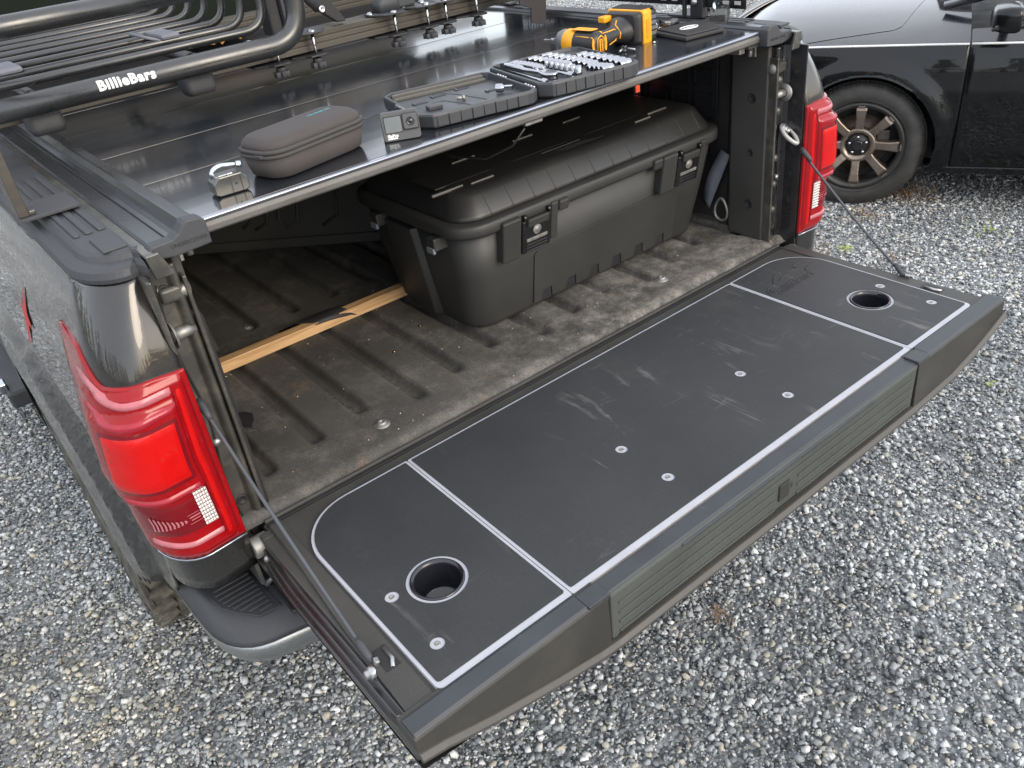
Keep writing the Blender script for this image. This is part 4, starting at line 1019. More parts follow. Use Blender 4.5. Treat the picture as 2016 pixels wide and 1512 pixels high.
for s in (-1, 1):
    pr = [(0.696, 0.5478), (0.700, 0.5535), (0.718, 0.5550), (0.721, 0.5535), (0.7235, 0.5490), (0.727, 0.5430), (0.732, 0.5375), (0.739, 0.5335), (0.747, 0.5320), (0.748, 0.5285), (0.750, 0.5285), (0.7515, 0.5325), (0.776, 0.5320), (0.781, 0.5285), (0.781, 0.5180), (0.696, 0.5200)]
    rr_ = [[(s*x, y, z) for x, z in pr] for y in frange(0.066, 1.66, 8)]
    obj('side_rail', MB().loft(rr_, smooth=False), M_rail, tn, bevel=0.0012)
    ec = [(0.690, 0.5500), (0.698, 0.5565), (0.720, 0.5580), (0.726, 0.5540), (0.735, 0.5430), (0.748, 0.5365), (0.780, 0.5355), (0.785, 0.5300), (0.784, 0.5150), (0.750, 0.5090), (0.690, 0.5120)]
    e_ = obj('end_cap', MB().prism([(s*x, z) for x, z in (ec if s > 0 else ec[::-1])], 0.040, 0.068, axis='y'), M_trim, tn, bevel=0.003)
    tx = text_mesh('UNDERCOVER'[:10], 0.009, 0.0003, 0.0, 1.0)
    obj('cap_lettering', tx.xf(Matrix.Translation((s*0.725-0.028, 0.0398, 0.523)) @ Matrix.Rotation(PI/2, 4, 'X')), M_black, e_)
    cl = obj('clamp_bracket', MB().box(min(s*.70, s*.742), max(s*.70, s*.742), 0.10, 0.118, 0.500, 0.508).box(min(s*.725, s*.731), max(s*.725, s*.731), 0.10, 0.118, 0.478, 0.504), M_bolt, tn, bevel=0.001)
    obj('clamp_nut', MB().tube([(s*.712, .105, .500), (s*.712, .105, .482)], 0.0055, 6), M_bolt, cl)
    obj('rail_flange', MB().box(min(s*.7815, s*.7965), max(s*.7815, s*.7965), 0.030, 1.66, 0.5250, 0.5300), M_jambd, tn, bevel=0.0015)
    obj('flange_end', MB().prism([(s*.762, .492), (s*.792, .492), (s*.797, .5305), (s*.776, .5305)] if s > 0 else [(s*.762, .492), (s*.776, .5305), (s*.797, .5305), (s*.792, .492)], 0.022, 0.029, axis='y'), M_jambd, tn, bevel=0.0015)
# latch cable and small work lamp under the rear edge
lc = obj('latch_cable', MB().tube([(-0.02, 0.085, 0.505), (-0.035, 0.11, 0.47), (-0.06, 0.17, 0.44), (-0.075, 0.28, 0.43), (-0.07, 0.45, 0.46)], 0.0025, 6), M_black, tn)
obj('latch_clip', MB().box(-0.02, 0.025, 0.080, 0.092, 0.508, 0.519), M_bolt, tn, bevel=0.002)
obj('latch_clip', MB().box(0.665, 0.685, 0.10, 0.14, 0.495, 0.519), M_bolt, tn, bevel=0.002)
obj('cover_strut', MB().box(-0.69, 0.69, 0.085, 0.11, 0.520, 0.533), M_black, tn, bevel=0.002)

# ================================================================== STORAGE BOX IN THE BED
bx = thing('storage_tote', 'large black plastic storage trunk with two front latches standing in the truck bed', 'storage trunk', RX.copy())
TX0, TX1 = -0.090, 0.705
def tote_ring(z, grow, yf, yb, r): return ringz(rrect((TX0+TX1)/2, (yf+yb)/2, (TX1-TX0)/2+grow, (yb-yf)/2, r, 7), z)
def fy(z): return 0.258-0.052*z/0.28     # front wall plane
body = MB().loft([tote_ring(0.001, -0.012, .270, .640, .055), tote_ring(0.006, -0.003, .262, .646, .062), tote_ring(0.016, 0, .257, .650, .066), tote_ring(0.14, 0.018, .232, .668, .066), tote_ring(0.272, 0.034, .209, .686, .066)])
tb = obj('tub', body, M_tub, bx)
tb['label'] = None if False else 'tapered black tub'
# rim
obj('rim', MB().loft([tote_ring(.262, .034, .209, .686, .066), tote_ring(.264, .047, .196, .699, .078), tote_ring(.270, .050, .193, .702, .080), tote_ring(.288, .050, .193, .702, .080), tote_ring(.293, .047, .196, .699, .078), tote_ring(.294, .028, .213, .682, .06)]), M_tub, bx)
lidm = [tote_ring(.2935, .026, .217, .678, .065), tote_ring(.298, .028, .215, .680, .066), tote_ring(.306, .025, .2185, .677, .066), tote_ring(.340, .004, .2430, .656, .052), tote_ring(.3465, -.001, .2490, .651, .048), tote_ring(.3505, -.009, .2580, .643, .045), tote_ring(.3520, -.022, .272, .63, .04)]
ld = obj('lid', MB().loft(lidm), M_lid, bx)
# lid bevel ribs
for i in range(12):
    x = -0.035+i*0.0632
    pts = [(x-0.0, .2150, .300), (x, .2185, .306), (x, .2430, .340), (x, .2490, .3465), (x, .2580, .3505)]
    obj('lid_rib', MB().tube([(a, b-0.0004, c-0.0006) for a, b, c in pts], 0.0011, 6), M_tub, ld)
for (a, b, y) in ((-0.130, -0.045, 0.300), (-0.03, 0.035, 0.290), (0.03, 0.10, 0.45), (0.225, 0.29, 0.455), (0.40, 0.46, 0.46), (0.495, 0.552, 0.290), (0.565, 0.635, 0.312)):
    obj('lid_slot', MB().box(a, b, y-.004, y+.004, 0.3485, 0.3550), pm('lid_slot_sheen', (0.11, 0.105, 0.095), 0.3), ld, bevel=0.002)  # tan sheen of the raised bars painted into their colour
obj('lid_slot', MB().box(0.20, 0.325, 0.312, 0.3145, 0.3505, 0.3532), M_lid, ld, bevel=0.0008)
for (a, b, y0, y1) in ((-0.10, 0.06, 0.33, 0.44), (0.12, 0.30, 0.33, 0.44), (0.36, 0.56, 0.33, 0.44)):
    obj('lid_recess', MB().box(a, b, y0, y1, 0.3495, 0.3525), M_lid, ld, bevel=0.0012)
rr2 = random.Random(3)
for r in range(3):
    x = 0.235+0.01*r
    while x < 0.33+0.02*r:
        l_ = rr2.uniform(0.004, 0.012); obj('moulded_mark', MB().box(x, x+l_, 0.298-r*0.008, 0.2995-r*0.008, 0.3505, 0.3524), M_trim, ld); x += l_+0.003
# raised front panel with foot notches
def front_M():
    a = math.atan2(0.052, 0.28)
    return Matrix.Translation((0, fy(0), 0)) @ Matrix.Rotation(a, 4, 'X')
FM = front_M()   # local x = x, local z = up along the sloping wall, -y = outward
poly = [(0.082, 0.018)]
for nx in (0.108, 0.190, 0.270, 0.352, 0.435, 0.517):
    poly += [(nx-0.002, 0.016), (nx+0.003, 0.046), (nx+0.031, 0.046), (nx+0.035, 0.016)]
poly += [(0.585, 0.018), (0.588, 0.175), (0.578, 0.182), (0.088, 0.165), (0.080, 0.158)]
for nx in (0.108, 0.190, 0.270, 0.352, 0.435, 0.517): obj('notch_shade', MB().prism([(nx, 0.016), (nx+0.004, 0.045), (nx+0.030, 0.045), (nx+0.034, 0.016)], -0.0006, 0.003, M=FM, axis='y'), M_black, bx)  # black fill added in each notch to darken the recess like shade
obj('front_panel', MB().prism([(a, b) for a, b in poly], -0.0035, 0.004, M=FM, axis='y'), M_tub, bx, bevel=0.001)
def latch(x0, x1):
    t = obj('latch', MB().box(x0, x1, -0.022, -0.006, 0.188, 0.274, FM), M_gloss, bx, bevel=0.004)
    L_ = lambda nm, mb, m, bv=0.0015: obj(nm, mb, m, t, bevel=bv)
    w_ = x1-x0
    L_('latch_block', MB().box(x0-0.058, x0-0.004, -0.024, 0.004, 0.185, 0.290, FM), M_tub, 0.005)
    L_('latch_block', MB().box(x1+0.004, x1+0.026, -0.018, 0.004, 0.195, 0.290, FM), M_tub, 0.004)
    L_('latch_block', MB().box(x0-0.09 if x0 > .3 else x1+0.026, x0-0.058 if x0 > .3 else x1+0.056, -0.022, 0.0, 0.262, 0.290, FM), M_tub, 0.005)
    L_('latch_bar', MB().box(x0+0.012, x1-0.012, -0.029, -0.020, 0.258, 0.278, FM), M_tub, 0.003)
    for xx in (x0+0.003, x1-0.011): L_('latch_hinge', MB().tube([FM @ Vector((xx, -0.018, 0.281)), FM @ Vector((xx+0.009, -0.018, 0.281))], 0.0075, 12), M_gloss, 0)
    for k in range(3): L_('latch_rib', MB().box(x0+0.012, x1-0.012, -0.0240, -0.0215, 0.192+k*0.008, 0.195+k*0.008, FM), M_black, 0.0008)
    L_('latch_bar', MB().box(x0+0.012, x1-0.012, -0.0245, -0.0215, 0.218, 0.226, FM), M_bolt, 0.001)
    L_('latch_mark', MB().lathe([(0.012, 0), (0.012, 0.0012), (0.010, 0.0016), (0.0075, 0.0008), (0.0068, 0.0018), (0.0003, 0.0020)], 20, FM @ from_dir(((x0+x1)/2, -0.022, 0.243), (0, -1, 0))), M_bolt, 0)
latch(0.026, 0.112); latch(0.546, 0.632)
for y in (0.30, 0.55):
    obj('strap_lug', MB().box(-0.155, -0.115, y-0.016, y+0.016, 0.232, 0.262), M_tub, bx, bevel=0.003)
    obj('strap_lug', MB().box(-0.159, -0.151, y-0.014, y+0.014, 0.226, 0.240), M_strap, bx, bevel=0.002)
lw_ = MB().loft([[(-0.080, 0.40, 0.01), (-0.107, 0.415, 0.01), (-0.107, 0.53, 0.01), (-0.080, 0.545, 0.01)], [(-0.105, 0.40, 0.25), (-0.137, 0.415, 0.25), (-0.137, 0.53, 0.25), (-0.105, 0.545, 0.25)]])
obj('end_column', lw_, M_tub, bx, bevel=0.003)

# ---- pine board across the bed, and the torn liner flap over it
bd = obj('wooden_board', MB().box(0, 0.60, -0.014, 0.015, 0, 0.029), M_wood, bevel=0.0018)
bd.matrix_world = BM(-0.668, 0.612, -0.002, math.radians(-0.6))
tag(bd, 'pale pine board lying across the bed floor beside the black storage trunk', 'board')
fl = []
for i in range(14):
    t = i/13; x = -0.370+0.135*t; hz = 0.0300+0.003*math.sin(t*5)-0.012*smooth(0.75, 1.0, t)
    wdt = 0.014*math.sin(PI*min(1, t*1.02+0.02))**0.7
    fl.append([(x-0.05*(1-t), 0.660+0.02*(1-t), 0.003), (x-0.02*(1-t), 0.634, hz), (x+0.01, 0.606-wdt*0.6, hz-0.001), (x+0.012, 0.596-wdt*0.6, hz-0.006-0.012*t)])
fo = obj('liner_flap', MB().grid(fl, True), M_rubber); fo.matrix_world = RX.copy()
so_ = fo.modifiers.new('s', 'SOLIDIFY'); so_.thickness = 0.003
tag(fo, 'thin black torn strip of liner curling over the middle of the pine board', 'liner strip')
# loose moulded panel leaning deep in the bed
lp = thing('loose_liner_panel', 'dark moulded plastic panel with raised lettering leaning deep inside the bed', 'panel', BM(-0.455, 1.50, 0.0, math.atan2(0.968-1.50, 0.094+0.455), math.radians(-12)))
obj('sheet', MB().box(-0.15, 0.95, 0, 0.008, 0.0, 0.34), M_linerw, lp, bevel=0.003)
obj('foot_ledge', MB().box(-0.15, 0.95, -0.012, 0.0, 0.0, 0.03), M_linerw, lp, bevel=0.003)
for i, pts in enumerate([
    [(0.20+0.075*math.cos(a), 0.13+0.05*math.sin(a)+0.012*math.cos(a)) for a in frange(0, 2*PI*0.97, 24)],
    [(0.35, 0.20), (0.33, 0.09), (0.30, 0.07)], [(0.40, 0.20), (0.38, 0.08), (0.34, 0.06)], [(0.50, 0.20), (0.48, 0.08), (0.44, 0.06), (0.42, 0.09), (0.44, 0.19)], [(0.62, 0.20), (0.61, 0.09), (0.56, 0.06)]]):
    obj('raised_letter', MB().tube([(a, -0.002, b) for a, b in pts], 0.0055, 8), M_linerw, lp)
# webbing strap and tie-down ring behind the trunk on the right
sp_ = []
for i in range(16):
    t = i/15; p = Vector((0.770, 0.215+0.02*math.sin(t*4), 0.22-0.20*t)); sp_.append([(0.765-0.012*t, 0.20+0.06*t-0.0, 0.205-0.16*t), (0.770-0.02*math.sin(t*3), 0.235+0.06*t, 0.215-0.16*t)])
so2 = obj('tie_down_strap', MB().grid(sp_, True), M_strap); so2.matrix_world = RX.copy()
q = so2.modifiers.new('s', 'SOLIDIFY'); q.thickness = 0.002
tag(so2, 'grey webbing strap hanging between the trunk and the right bed wall', 'strap')
rg_ = obj('tie_down_ring', MB().tube([(0.745, 0.21+0.022*math.cos(a)*(1-.3*math.sin(a)), 0.055+0.032*math.sin(a)) for a in frange(0, 2*PI*15/16, 16)], 0.004, 8, closed=True), M_bolt); rg_.matrix_world = RX.copy()
tag(rg_, 'metal tie down ring hanging low on the right bed wall beside the trunk', 'ring')
ll = thing('work_light', 'small red lit lamp fixed under the cover deep in the bed', 'lamp', BM(0.745, 0.54, 0.352, 0))
obj('lamp_housing', MB().box(-0.015, 0.02, -0.02, 0.06, -0.02, 0.02), M_black, ll, bevel=0.004)
mr_ = D.materials.new('red_indicator'); mr_.use_nodes = True; b_ = mr_.node_tree.nodes['Principled BSDF']; b_.inputs['Base Color'].default_value = (0.25, 0.02, 0.01, 1); b_.inputs['Emission Color'].default_value = (1, 0.12, 0.05, 1); b_.inputs['Emission Strength'].default_value = 0.5
obj('lamp_lens', MB().box(-0.007, 0.007, -0.024, -0.019, -0.010, 0.010), mr_, ll, bevel=0.002)

# ================================================================== RACK ON THE BED
rk = thing('bed_rack', 'black bed rack of grooved cross bars on flat feet standing on the bed rails', 'bed rack', RX.copy())
def extrusion(y, z0, z1, d, x0=-0.87, x1=0.87):
    h = z1-z0; g_ = 0.0035
    pr = [(y, z0)]
    for k in (1/3, 2/3):
        zz = z0+h*k; pr += [(y, zz-0.004), (y+0.003, zz-0.002), (y+0.003, zz+0.002), (y, zz+0.004)] if False else [(y, zz-0.0015), (y+g_, zz-0.0012), (y+g_, zz+0.0012), (y, zz+0.0015)]
    pr += [(y, z1)]
    for k in (0.25, 0.5, 0.75):
        yy = y+d*k; pr += [(yy-0.004, z1), (yy-0.003, z1-0.006), (yy+0.003, z1-0.006), (yy+0.004, z1)]
    pr += [(y+d, z1), (y+d, z0)]
    return MB().loft([[(x, a, b) for a, b in pr] for x in (x0, 0, x1)], smooth=False)
obj('cross_bar', extrusion(0.852, 0.602, 0.645, 0.085), M_extr, rk, bevel=0.001)
obj('cross_bar', extrusion(1.40, 0.602, 0.645, 0.085), M_extr, rk, bevel=0.001)
obj('side_bar', MB().box(-0.885, -0.86, 0.30, 1.5, 0.80, 0.845), M_extr, rk, bevel=0.002)
for s in (-1, 1):
    for y in (0.345, 1.15):
        ft = obj('foot_plate', MB().box(min(s*.80, s*.897), max(s*.80, s*.897), y, y+0.105, 0.5400, 0.5455), M_trim, rk, bevel=0.001)
        obj('upright', MB().box(min(s*.880, s*.897), max(s*.880, s*.897), y+0.012, y+0.085, 0.5455, 0.86 if s < 0 else 0.60), M_extr if s < 0 else M_powder, rk, bevel=0.0015)
        obj('weld', MB().box(min(s*.868, s*.880), max(s*.868, s*.880), y+0.015, y+0.03, 0.5455, 0.553), M_jambd, ft, bevel=0.002)
def clamp(x, full=True):
    t = obj('clamp_plate', MB().prism([(x-0.035, 0.822), (x-0.02, 0.812), (x+0.02, 0.812), (x+0.032, 0.825), (x+0.045, 0.845), (x+0.06, 0.90), (x-0.05, 0.90), (x-0.055, 0.86)], 0.6465, 0.6505), M_trim, rk, bevel=0.0015)
    obj('clamp_plate', MB().prism([(x-0.06, 0.845), (x-0.03, 0.828), (x-0.022, 0.812), (x+0.022, 0.812), (x+0.03, 0.83), (x+0.05, 0.95), (x-0.06, 0.95)], 0.5925, 0.5975), M_black, rk, bevel=0.0015)
    obj('bolt_rod', MB().tube([(x, 0.828, 0.656), (x, 0.828, 0.578)], 0.0040, 10), M_chrome, t)
    obj('bolt_head', MB().lathe([(0.010, 0), (0.010, 0.002), (0.005, 0.0055), (0.0004, 0.006)], 14, Matrix.Translation((x, 0.828, 0.6505))), M_chrome, t)
    obj('bolt_head', MB().lathe([(0.010, 0), (0.010, 0.002), (0.005, 0.0055), (0.0004, 0.006)], 14, Matrix.Translation((x-0.045, 0.875, 0.6505))), M_chrome, t)
    kn = MB().lathe([(0.012, 0.0), (0.013, -0.006), (0.010, -0.012)], 20, Matrix.Translation((x, 0.828, 0.588)))
    st_ = []
    for k in range(48):
        a = 2*PI*k/48; r = 0.0175+0.0035*math.cos(7*a); st_.append((x+r*math.cos(a), 0.828+r*math.sin(a)))
    kn.prism(st_, 0.566, 0.579, smooth=True)
    obj('star_knob', kn, M_trim, t, bevel=0.001)
for x in (-0.176, -0.074, 0.168, 0.271, 0.332, 0.437): clamp(x)
for x in (-0.40, -0.735):
    obj('bar_mount', MB().loft([ringz(rrect(x, 0.80, 0.036, 0.030, 0.012), 0.648), ringz(rrect(x, 0.79, 0.036, 0.034, 0.014), 0.60), ringz(rrect(x, 0.79, 0.030, 0.028, 0.012), 0.585)]), M_trim, rk)

# ---- tube basket
bk = thing('tube_basket', 'black tubular cargo basket with white lettering on its thick rear tube', 'cargo basket', RX.copy())
TR = 0.0225
TY, TZ = 0.722, 0.655
main = [(-1.10, TY, TZ)]+[(-0.235, TY, TZ)]+[tuple(p) for p in bez((-0.235, TY, TZ), (-0.150, TY, TZ), (-0.150, TY, TZ+0.085), 12)[1:]]+[(-0.150, TY, 0.90)]
obj('rear_tube', MB().tube(main, TR, 24), M_powder, bk)
obj('top_tube', MB().tube([(-1.2, 0.90, 0.783), (-0.16, 0.90, 0.783)], TR, 20), M_powder, bk)
for i in range(8):
    y = 0.775+i*0.119; z = 0.690; xe = -0.210
    pts = [(-1.15, y, z), (xe-0.055, y, z)]+[tuple(p) for p in bez((xe-0.055, y, z), (xe, y, z), (xe, y, z+0.055), 8)[1:]]+[(xe, y, 0.90)]
    obj('hoop_tube', MB().tube(pts, 0.0093, 12), M_powder, bk)
for x in (-0.395, -0.74): obj('cross_tube', MB().tube([(x, 0.73, 0.660), (x, 1.7, 0.666)], 0.0125, 14), M_powder, bk)
# lettering wrapped on the tube
def tube_text(txt, x0, size, ang0, R_, y, z, parent, name):
    t = text_mesh(txt, size, 0.0, 0.0012, 1.12)
    # refine in height so it can bend
    bm = bmesh.new(); me = D.meshes.new('x'); me.from_pydata(t.v, [], t.f); bm.from_mesh(me); D.meshes.remove(me)
    bmesh.ops.triangulate(bm, faces=bm.faces[:])
    for k in range(1, 8):
        h = size*k/9; bmesh.ops.bisect_plane(bm, geom=bm.verts[:]+bm.edges[:]+bm.faces[:], plane_co=(0, h, 0), plane_no=(0, 1, 0))
    bm.verts.index_update()
    vs = []
    for v in bm.verts:
        a = ang0+v.co.y/R_; vs.append((x0+v.co.x*1.0, y-R_*math.cos(a)*1.02, z+R_*math.sin(a)*1.02))
    fs = [tuple(v.index for v in f_.verts) for f_ in bm.faces]; bm.free()
    obj(name, MB().add(vs, fs), M_white, parent)
tube_text('BillieBars', -0.6285, 0.0285, math.radians(-5), TR, TY, TZ, bk, 'white_lettering')
t = text_mesh('BillieBars', 0.028, 0.0003, 0.0008, 1.1); obj('white_lettering', t.xf(Matrix.Translation((-0.668, 0.8512, 0.6235)) @ Matrix.Rotation(PI/2, 4, 'X')), M_white, rk)
# tie strap on the second hoop
obj('tube_clip', MB().tube([(-0.42, 0.89, 0.695), (-0.455, 0.90, 0.710), (-0.46, 0.97, 0.712), (-0.42, 1.0, 0.70)], 0.004, 8), M_strap, bk)
obj('tube_clip', MB().box(-0.42, -0.375, 0.88, 1.0, 0.695, 0.708), M_strap, bk, bevel=0.006)
obj('tube_clip', MB().box(-0.77, -0.72, 0.88, 1.0, 0.695, 0.708), M_strap, bk, bevel=0.006)

# ---- upright accessories on the cross bar
pb = thing('bar_bracket', 'black upright bracket with a curved arm bolted to the rear cross bar beside the basket', 'bracket', RX.copy())
obj('column', MB().box(-0.150, -0.118, 0.885, 0.94, 0.650, 0.90), M_black, pb, bevel=0.004)
obj('column_edge', MB().box(-0.117, -0.108, 0.87, 0.94, 0.650, 0.90), M_trim, pb, bevel=0.003)
arm = []
for i in range(12):
    t = i/11; a = Vector((-0.10, 0.88, 0.76)).lerp(Vector((0.025, 0.85, 0.652)), t); arm.append([(a.x, a.y-0.010, a.z), (a.x+0.004, a.y+0.035, a.z+0.025*(1-t))])
ao = obj('curved_arm', MB().prism([(-0.105, 0.80), (-0.06, 0.745), (-0.035, 0.715), (-0.02, 0.685), (0.02, 0.652), (0.045, 0.652), (0.015, 0.70), (-0.01, 0.745), (-0.04, 0.80)], 0.86, 0.885, axis='y'), M_black, pb, bevel=0.003)
obj('arm_rod', MB().tube([(-0.095, 0.855, 0.775), (-0.03, 0.852, 0.695)], 0.013, 12), M_trim, pb)
obj('arm_bolt', MB().lathe([(0.009, 0), (0.009, 0.002), (0.006, 0.004), (0.003, 0.001), (0.0003, 0.001)], 16, from_dir((-0.028, 0.838, 0.693), (0, -1, 0.1))), M_chrome, ao)
pc_ = thing('bar_pod', 'grey upright post clamped on the cross bar right of the curved arm', 'bracket', RX.copy())
obj('post', MB().box(0.205, 0.262, 0.86, 0.92, 0.651, 0.86), M_trim, pc_, bevel=0.006)
obj('post_lug', MB().loft([ringz(rrect(0.175, 0.875, 0.035, 0.025, 0.012), 0.651), ringz(rrect(0.175, 0.875, 0.032, 0.022, 0.012), 0.672), ringz(rrect(0.18, 0.875, 0.018, 0.018, 0.01), 0.70)]), M_trim, pc_)
cvr = obj('hanging_plate', MB().prism([(0.525, 0.5620), (0.575, 0.5500), (0.585, 0.62), (0.58, 0.75), (0.49, 0.75), (0.49, 0.615), (0.528, 0.60)], 0.700, 0.706, axis='y'), pm('matt_brown_black_plate', (0.035, 0.03, 0.032), 0.6), None, bevel=0.001)
cvr.matrix_world = RX.copy(); tag(cvr, 'matt dark stepped plate hanging down from above the far right part of the cover', 'plate')
# slotted side plates of the rack on the right rail
sp1 = thing('slotted_side_plate', 'long black slotted side plate with white lettering above the right bed rail', 'rack plate', RX.copy())
def slotplate(y0, y1, z0, z1, x, slots, parent):
    mb = MB().box(x, x+0.004, y0, y1, z0, z1); p = obj('plate', mb, M_gloss, parent, bevel=0.0015)
    for (y, z) in slots:
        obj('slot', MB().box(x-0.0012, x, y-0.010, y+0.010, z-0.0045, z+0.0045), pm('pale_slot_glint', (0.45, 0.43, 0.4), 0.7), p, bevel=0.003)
slotplate(0.37, 1.20, 0.568, 0.86, 0.812, [(0.435, 0.582), (0.475, 0.582)], sp1)
slotplate(0.200, 0.330, 0.566, 0.86, 0.812, [(0.225, 0.580), (0.262, 0.580)], sp1)
t = text_mesh('BillieBars', 0.05, 0.0003, 0.001, 1.1); obj('white_lettering', t.xf(Matrix.Translation((0.8110, 1.10, 0.594)) @ Matrix(((0, 0, 1, 0), (-1, 0, 0, 0), (0, 1, 0, 0), (0, 0, 0, 1)))), M_white, sp1)
obj('plate_post', MB().box(0.800, 0.822, 0.330, 0.372, 0.54, 0.86), M_black, sp1, bevel=0.003)
obj('plate_post', MB().box(0.795, 0.805, 0.385, 0.395, 0.54, 0.86), M_black, sp1, bevel=0.002)
obj('post_bolt', MB().lathe([(0.008, 0), (0.008, 0.004), (0.0004, 0.006)], 12, from_dir((0.799, 0.355, 0.580), (-1, -0.3, 0))), M_steel, sp1)

# ================================================================== THINGS LYING ON THE COVER
ZT = 0.5475
# ---- brown zip case
cs = thing('zip_case', 'brown fabric zip case with teal lettering lying on the cover beside the steel padlock', 'case', BM(-0.442, 0.176, ZT, math.radians(13.5)))
CW, CD = 0.112, 0.054
obj('case_base', MB().loft([ringz(rrect(0, 0, CW-.016, CD-.012, .030, 6), 0.0), ringz(rrect(0, 0, CW-.008, CD-.006, .034, 6), 0.004), ringz(rrect(0, 0, CW-.004, CD-.003, .036, 6), 0.016), ringz(rrect(0, 0, CW, CD, .038, 6), 0.038)]), M_case, cs)
obj('zip_band', MB().loft([ringz(rrect(0, 0, CW+.001, CD+.001, .038, 6), 0.037), ringz(rrect(0, 0, CW+.003, CD+.003, .039, 6), 0.0385), ringz(rrect(0, 0, CW+.003, CD+.003, .039, 6), 0.0435), ringz(rrect(0, 0, CW-.0005, CD-.0005, .039, 6), 0.0440), ringz(rrect(0, 0, CW-.0005, CD-.0005, .039, 6), 0.0452), ringz(rrect(0, 0, CW+.003, CD+.003, .039, 6), 0.0457), ringz(rrect(0, 0, CW+.003, CD+.003, .039, 6), 0.0505), ringz(rrect(0, 0, CW, CD, .038, 6), 0.052)]), M_zip, cs)
obj('case_lid', MB().loft([ringz(rrect(0, 0, CW-.001, CD-.001, .036, 6), 0.050), ringz(rrect(0, 0, CW-.002, CD-.002, .036, 6), 0.057), ringz(rrect(0, 0, CW-.004, CD-.004, .034, 6), 0.0610), ringz(rrect(0, 0, CW-.012, CD-.011, .028, 6), 0.0670), ringz(rrect(0, 0, CW-.018, CD-.017, .024, 6), 0.0690), ringz(rrect(0, 0, CW-.035, CD-.03, .02, 6), 0.0697)]), M_case, cs)
tl_ = MB()
for k, (w0, h0) in enumerate(((0.003, 0.007), (0.004, 0.009), (0.003, 0.006), (0.004, 0.009), (0.005, 0.007), (0.003, 0.009), (0.005, 0.007), (0.004, 0.008))): tl_.box(0.024+k*0.0068, 0.024+k*0.0068+w0, 0.004, 0.004+h0, 0.0697, 0.0701)
obj('teal_print', tl_, M_teal, cs)['kind'] = 'stuff'
obj('zip_pull', MB().box(-0.118, -0.110, -0.030, -0.010, 0.040, 0.046), M_zip, cs, bevel=0.0015)

# ---- padlock
pk = thing('padlock', 'hexagonal grey steel padlock with bright shackle standing on the cover near its left rear corner', 'padlock', BM(-0.606, 0.142, ZT, math.radians(-4)) @ Matrix.Scale(0.86, 4))
hx = [(-0.034, 0.004), (-0.026, 0.0), (0.026, 0.0), (0.034, 0.004), (0.034, 0.025), (0.024, 0.036), (-0.020, 0.036), (-0.034, 0.025)]
bd_ = obj('lock_body', MB().prism(hx, -0.020, 0.020, axis='y'), M_lock, pk, bevel=0.0022)
obj('lock_seam', MB().box(-0.0006, 0.0006, -0.0206, -0.018, 0.001, 0.032), M_rubber, pk); obj('lock_seam', MB().box(0.019, 0.0202, -0.0206, -0.018, 0.001, 0.033), M_rubber, pk)
obj('key_hole', MB().lathe([(0.0022, 0), (0.0003, 0.0003)], 12, from_dir((0.0095, -0.0203, 0.018), (0, -1, 0))), M_rubber, pk)
obj('shackle', MB().tube([(-0.024, 0.010, 0.030), (-0.024, 0.010, 0.038)]+[tuple(p) for p in bez((-0.024, 0.010, 0.039), (-0.016, 0.012, 0.050), (0.000, 0.010, 0.049), 7)]+[(0.010, 0.009, 0.0475), (0.032, 0.006, 0.0440)], 0.0044, 14), M_lockc, pk)
obj('shackle_end', MB().lathe([(0.0064, -0.006), (0.0068, 0.003), (0.004, 0.004), (0.0003, 0.004)], 14, from_dir((0.032, 0.006, 0.0440), (1, -0.3, -0.1))), M_lockc, pk)
for (a, b, c, d) in ((-0.0005, 0.010, 0.0359, 0.0370), (-0.018, -0.002, 0.0359, 0.0366)):
    obj('lock_print', MB().box(a, b, -0.010, -0.004, c, d), M_lockc, pk)

# ---- action camera
ca = thing('action_camera', 'small grey action camera with front screen leaning on the open socket case lid', 'camera', BM(-0.278, 0.117, ZT, math.atan2(0.100-0.127, 0.052), math.radians(-9)))
cb = MB()
rg = [[(x*k+0.0, yy, z*k+0.0255*(1-k)) for x, z in [(a, b+0.0255) for a, b in rrect(0, 0, 0.0345, 0.0255, 0.005, 5)]] for yy, k in ((0.0, 0.965), (0.0015, 1.0), (0.024, 1.0), (0.026, 0.97))]
obj('camera_body', cb.loft(rg), M_camg, ca)
obj('front_screen', MB().prism([(a-0.0135, b+0.0290) for a, b in rrect(0, 0, 0.0150, 0.0135, 0.002, 4)], -0.0006, 0.001, axis='y'), M_camsc, ca)
obj('screen_frame', MB().prism([(a-0.0135, b+0.0290) for a, b in rrect(0, 0, 0.0168, 0.0153, 0.0025, 4)], -0.0003, 0.001, axis='y'), M_gloss, ca)
obj('lens_mount', MB().prism([(a+0.0185, b+0.0315) for a, b in rrect(0, 0, 0.0148, 0.0148, 0.004, 5)], -0.0042, 0.001, axis='y'), M_black, ca, bevel=0.0012)
obj('lens_mount', MB().prism([(a+0.0185, b+0.0315) for a, b in rrect(0, 0, 0.0128, 0.0128, 0.003, 5)], -0.0050, -0.003, axis='y'), M_camg, ca, bevel=0.0006)
obj('lens', MB().lathe([(0.0078, 0.0), (0.0074, 0.0014), (0.0060, 0.0014), (0.0050, 0.0004), (0.0036, 0.0012), (0.0003, 0.0018)], 22, from_dir((0.0185, -0.0050, 0.0315), (0, -1, 0))), M_gloss, ca)
t = text_mesh('GoPro', 0.0072, 0.0002, 0.0004, 1.0); obj('white_lettering', t.xf(Matrix.Translation((-0.027, -0.0004, 0.0072)) @ Matrix.Rotation(PI/2, 4, 'X')), M_white, ca)
for k in range(4): obj('white_square', MB().box(-0.027+k*0.0046, -0.0230+k*0.0046, -0.0006, 0.0, 0.0035, 0.0062), M_white, ca)

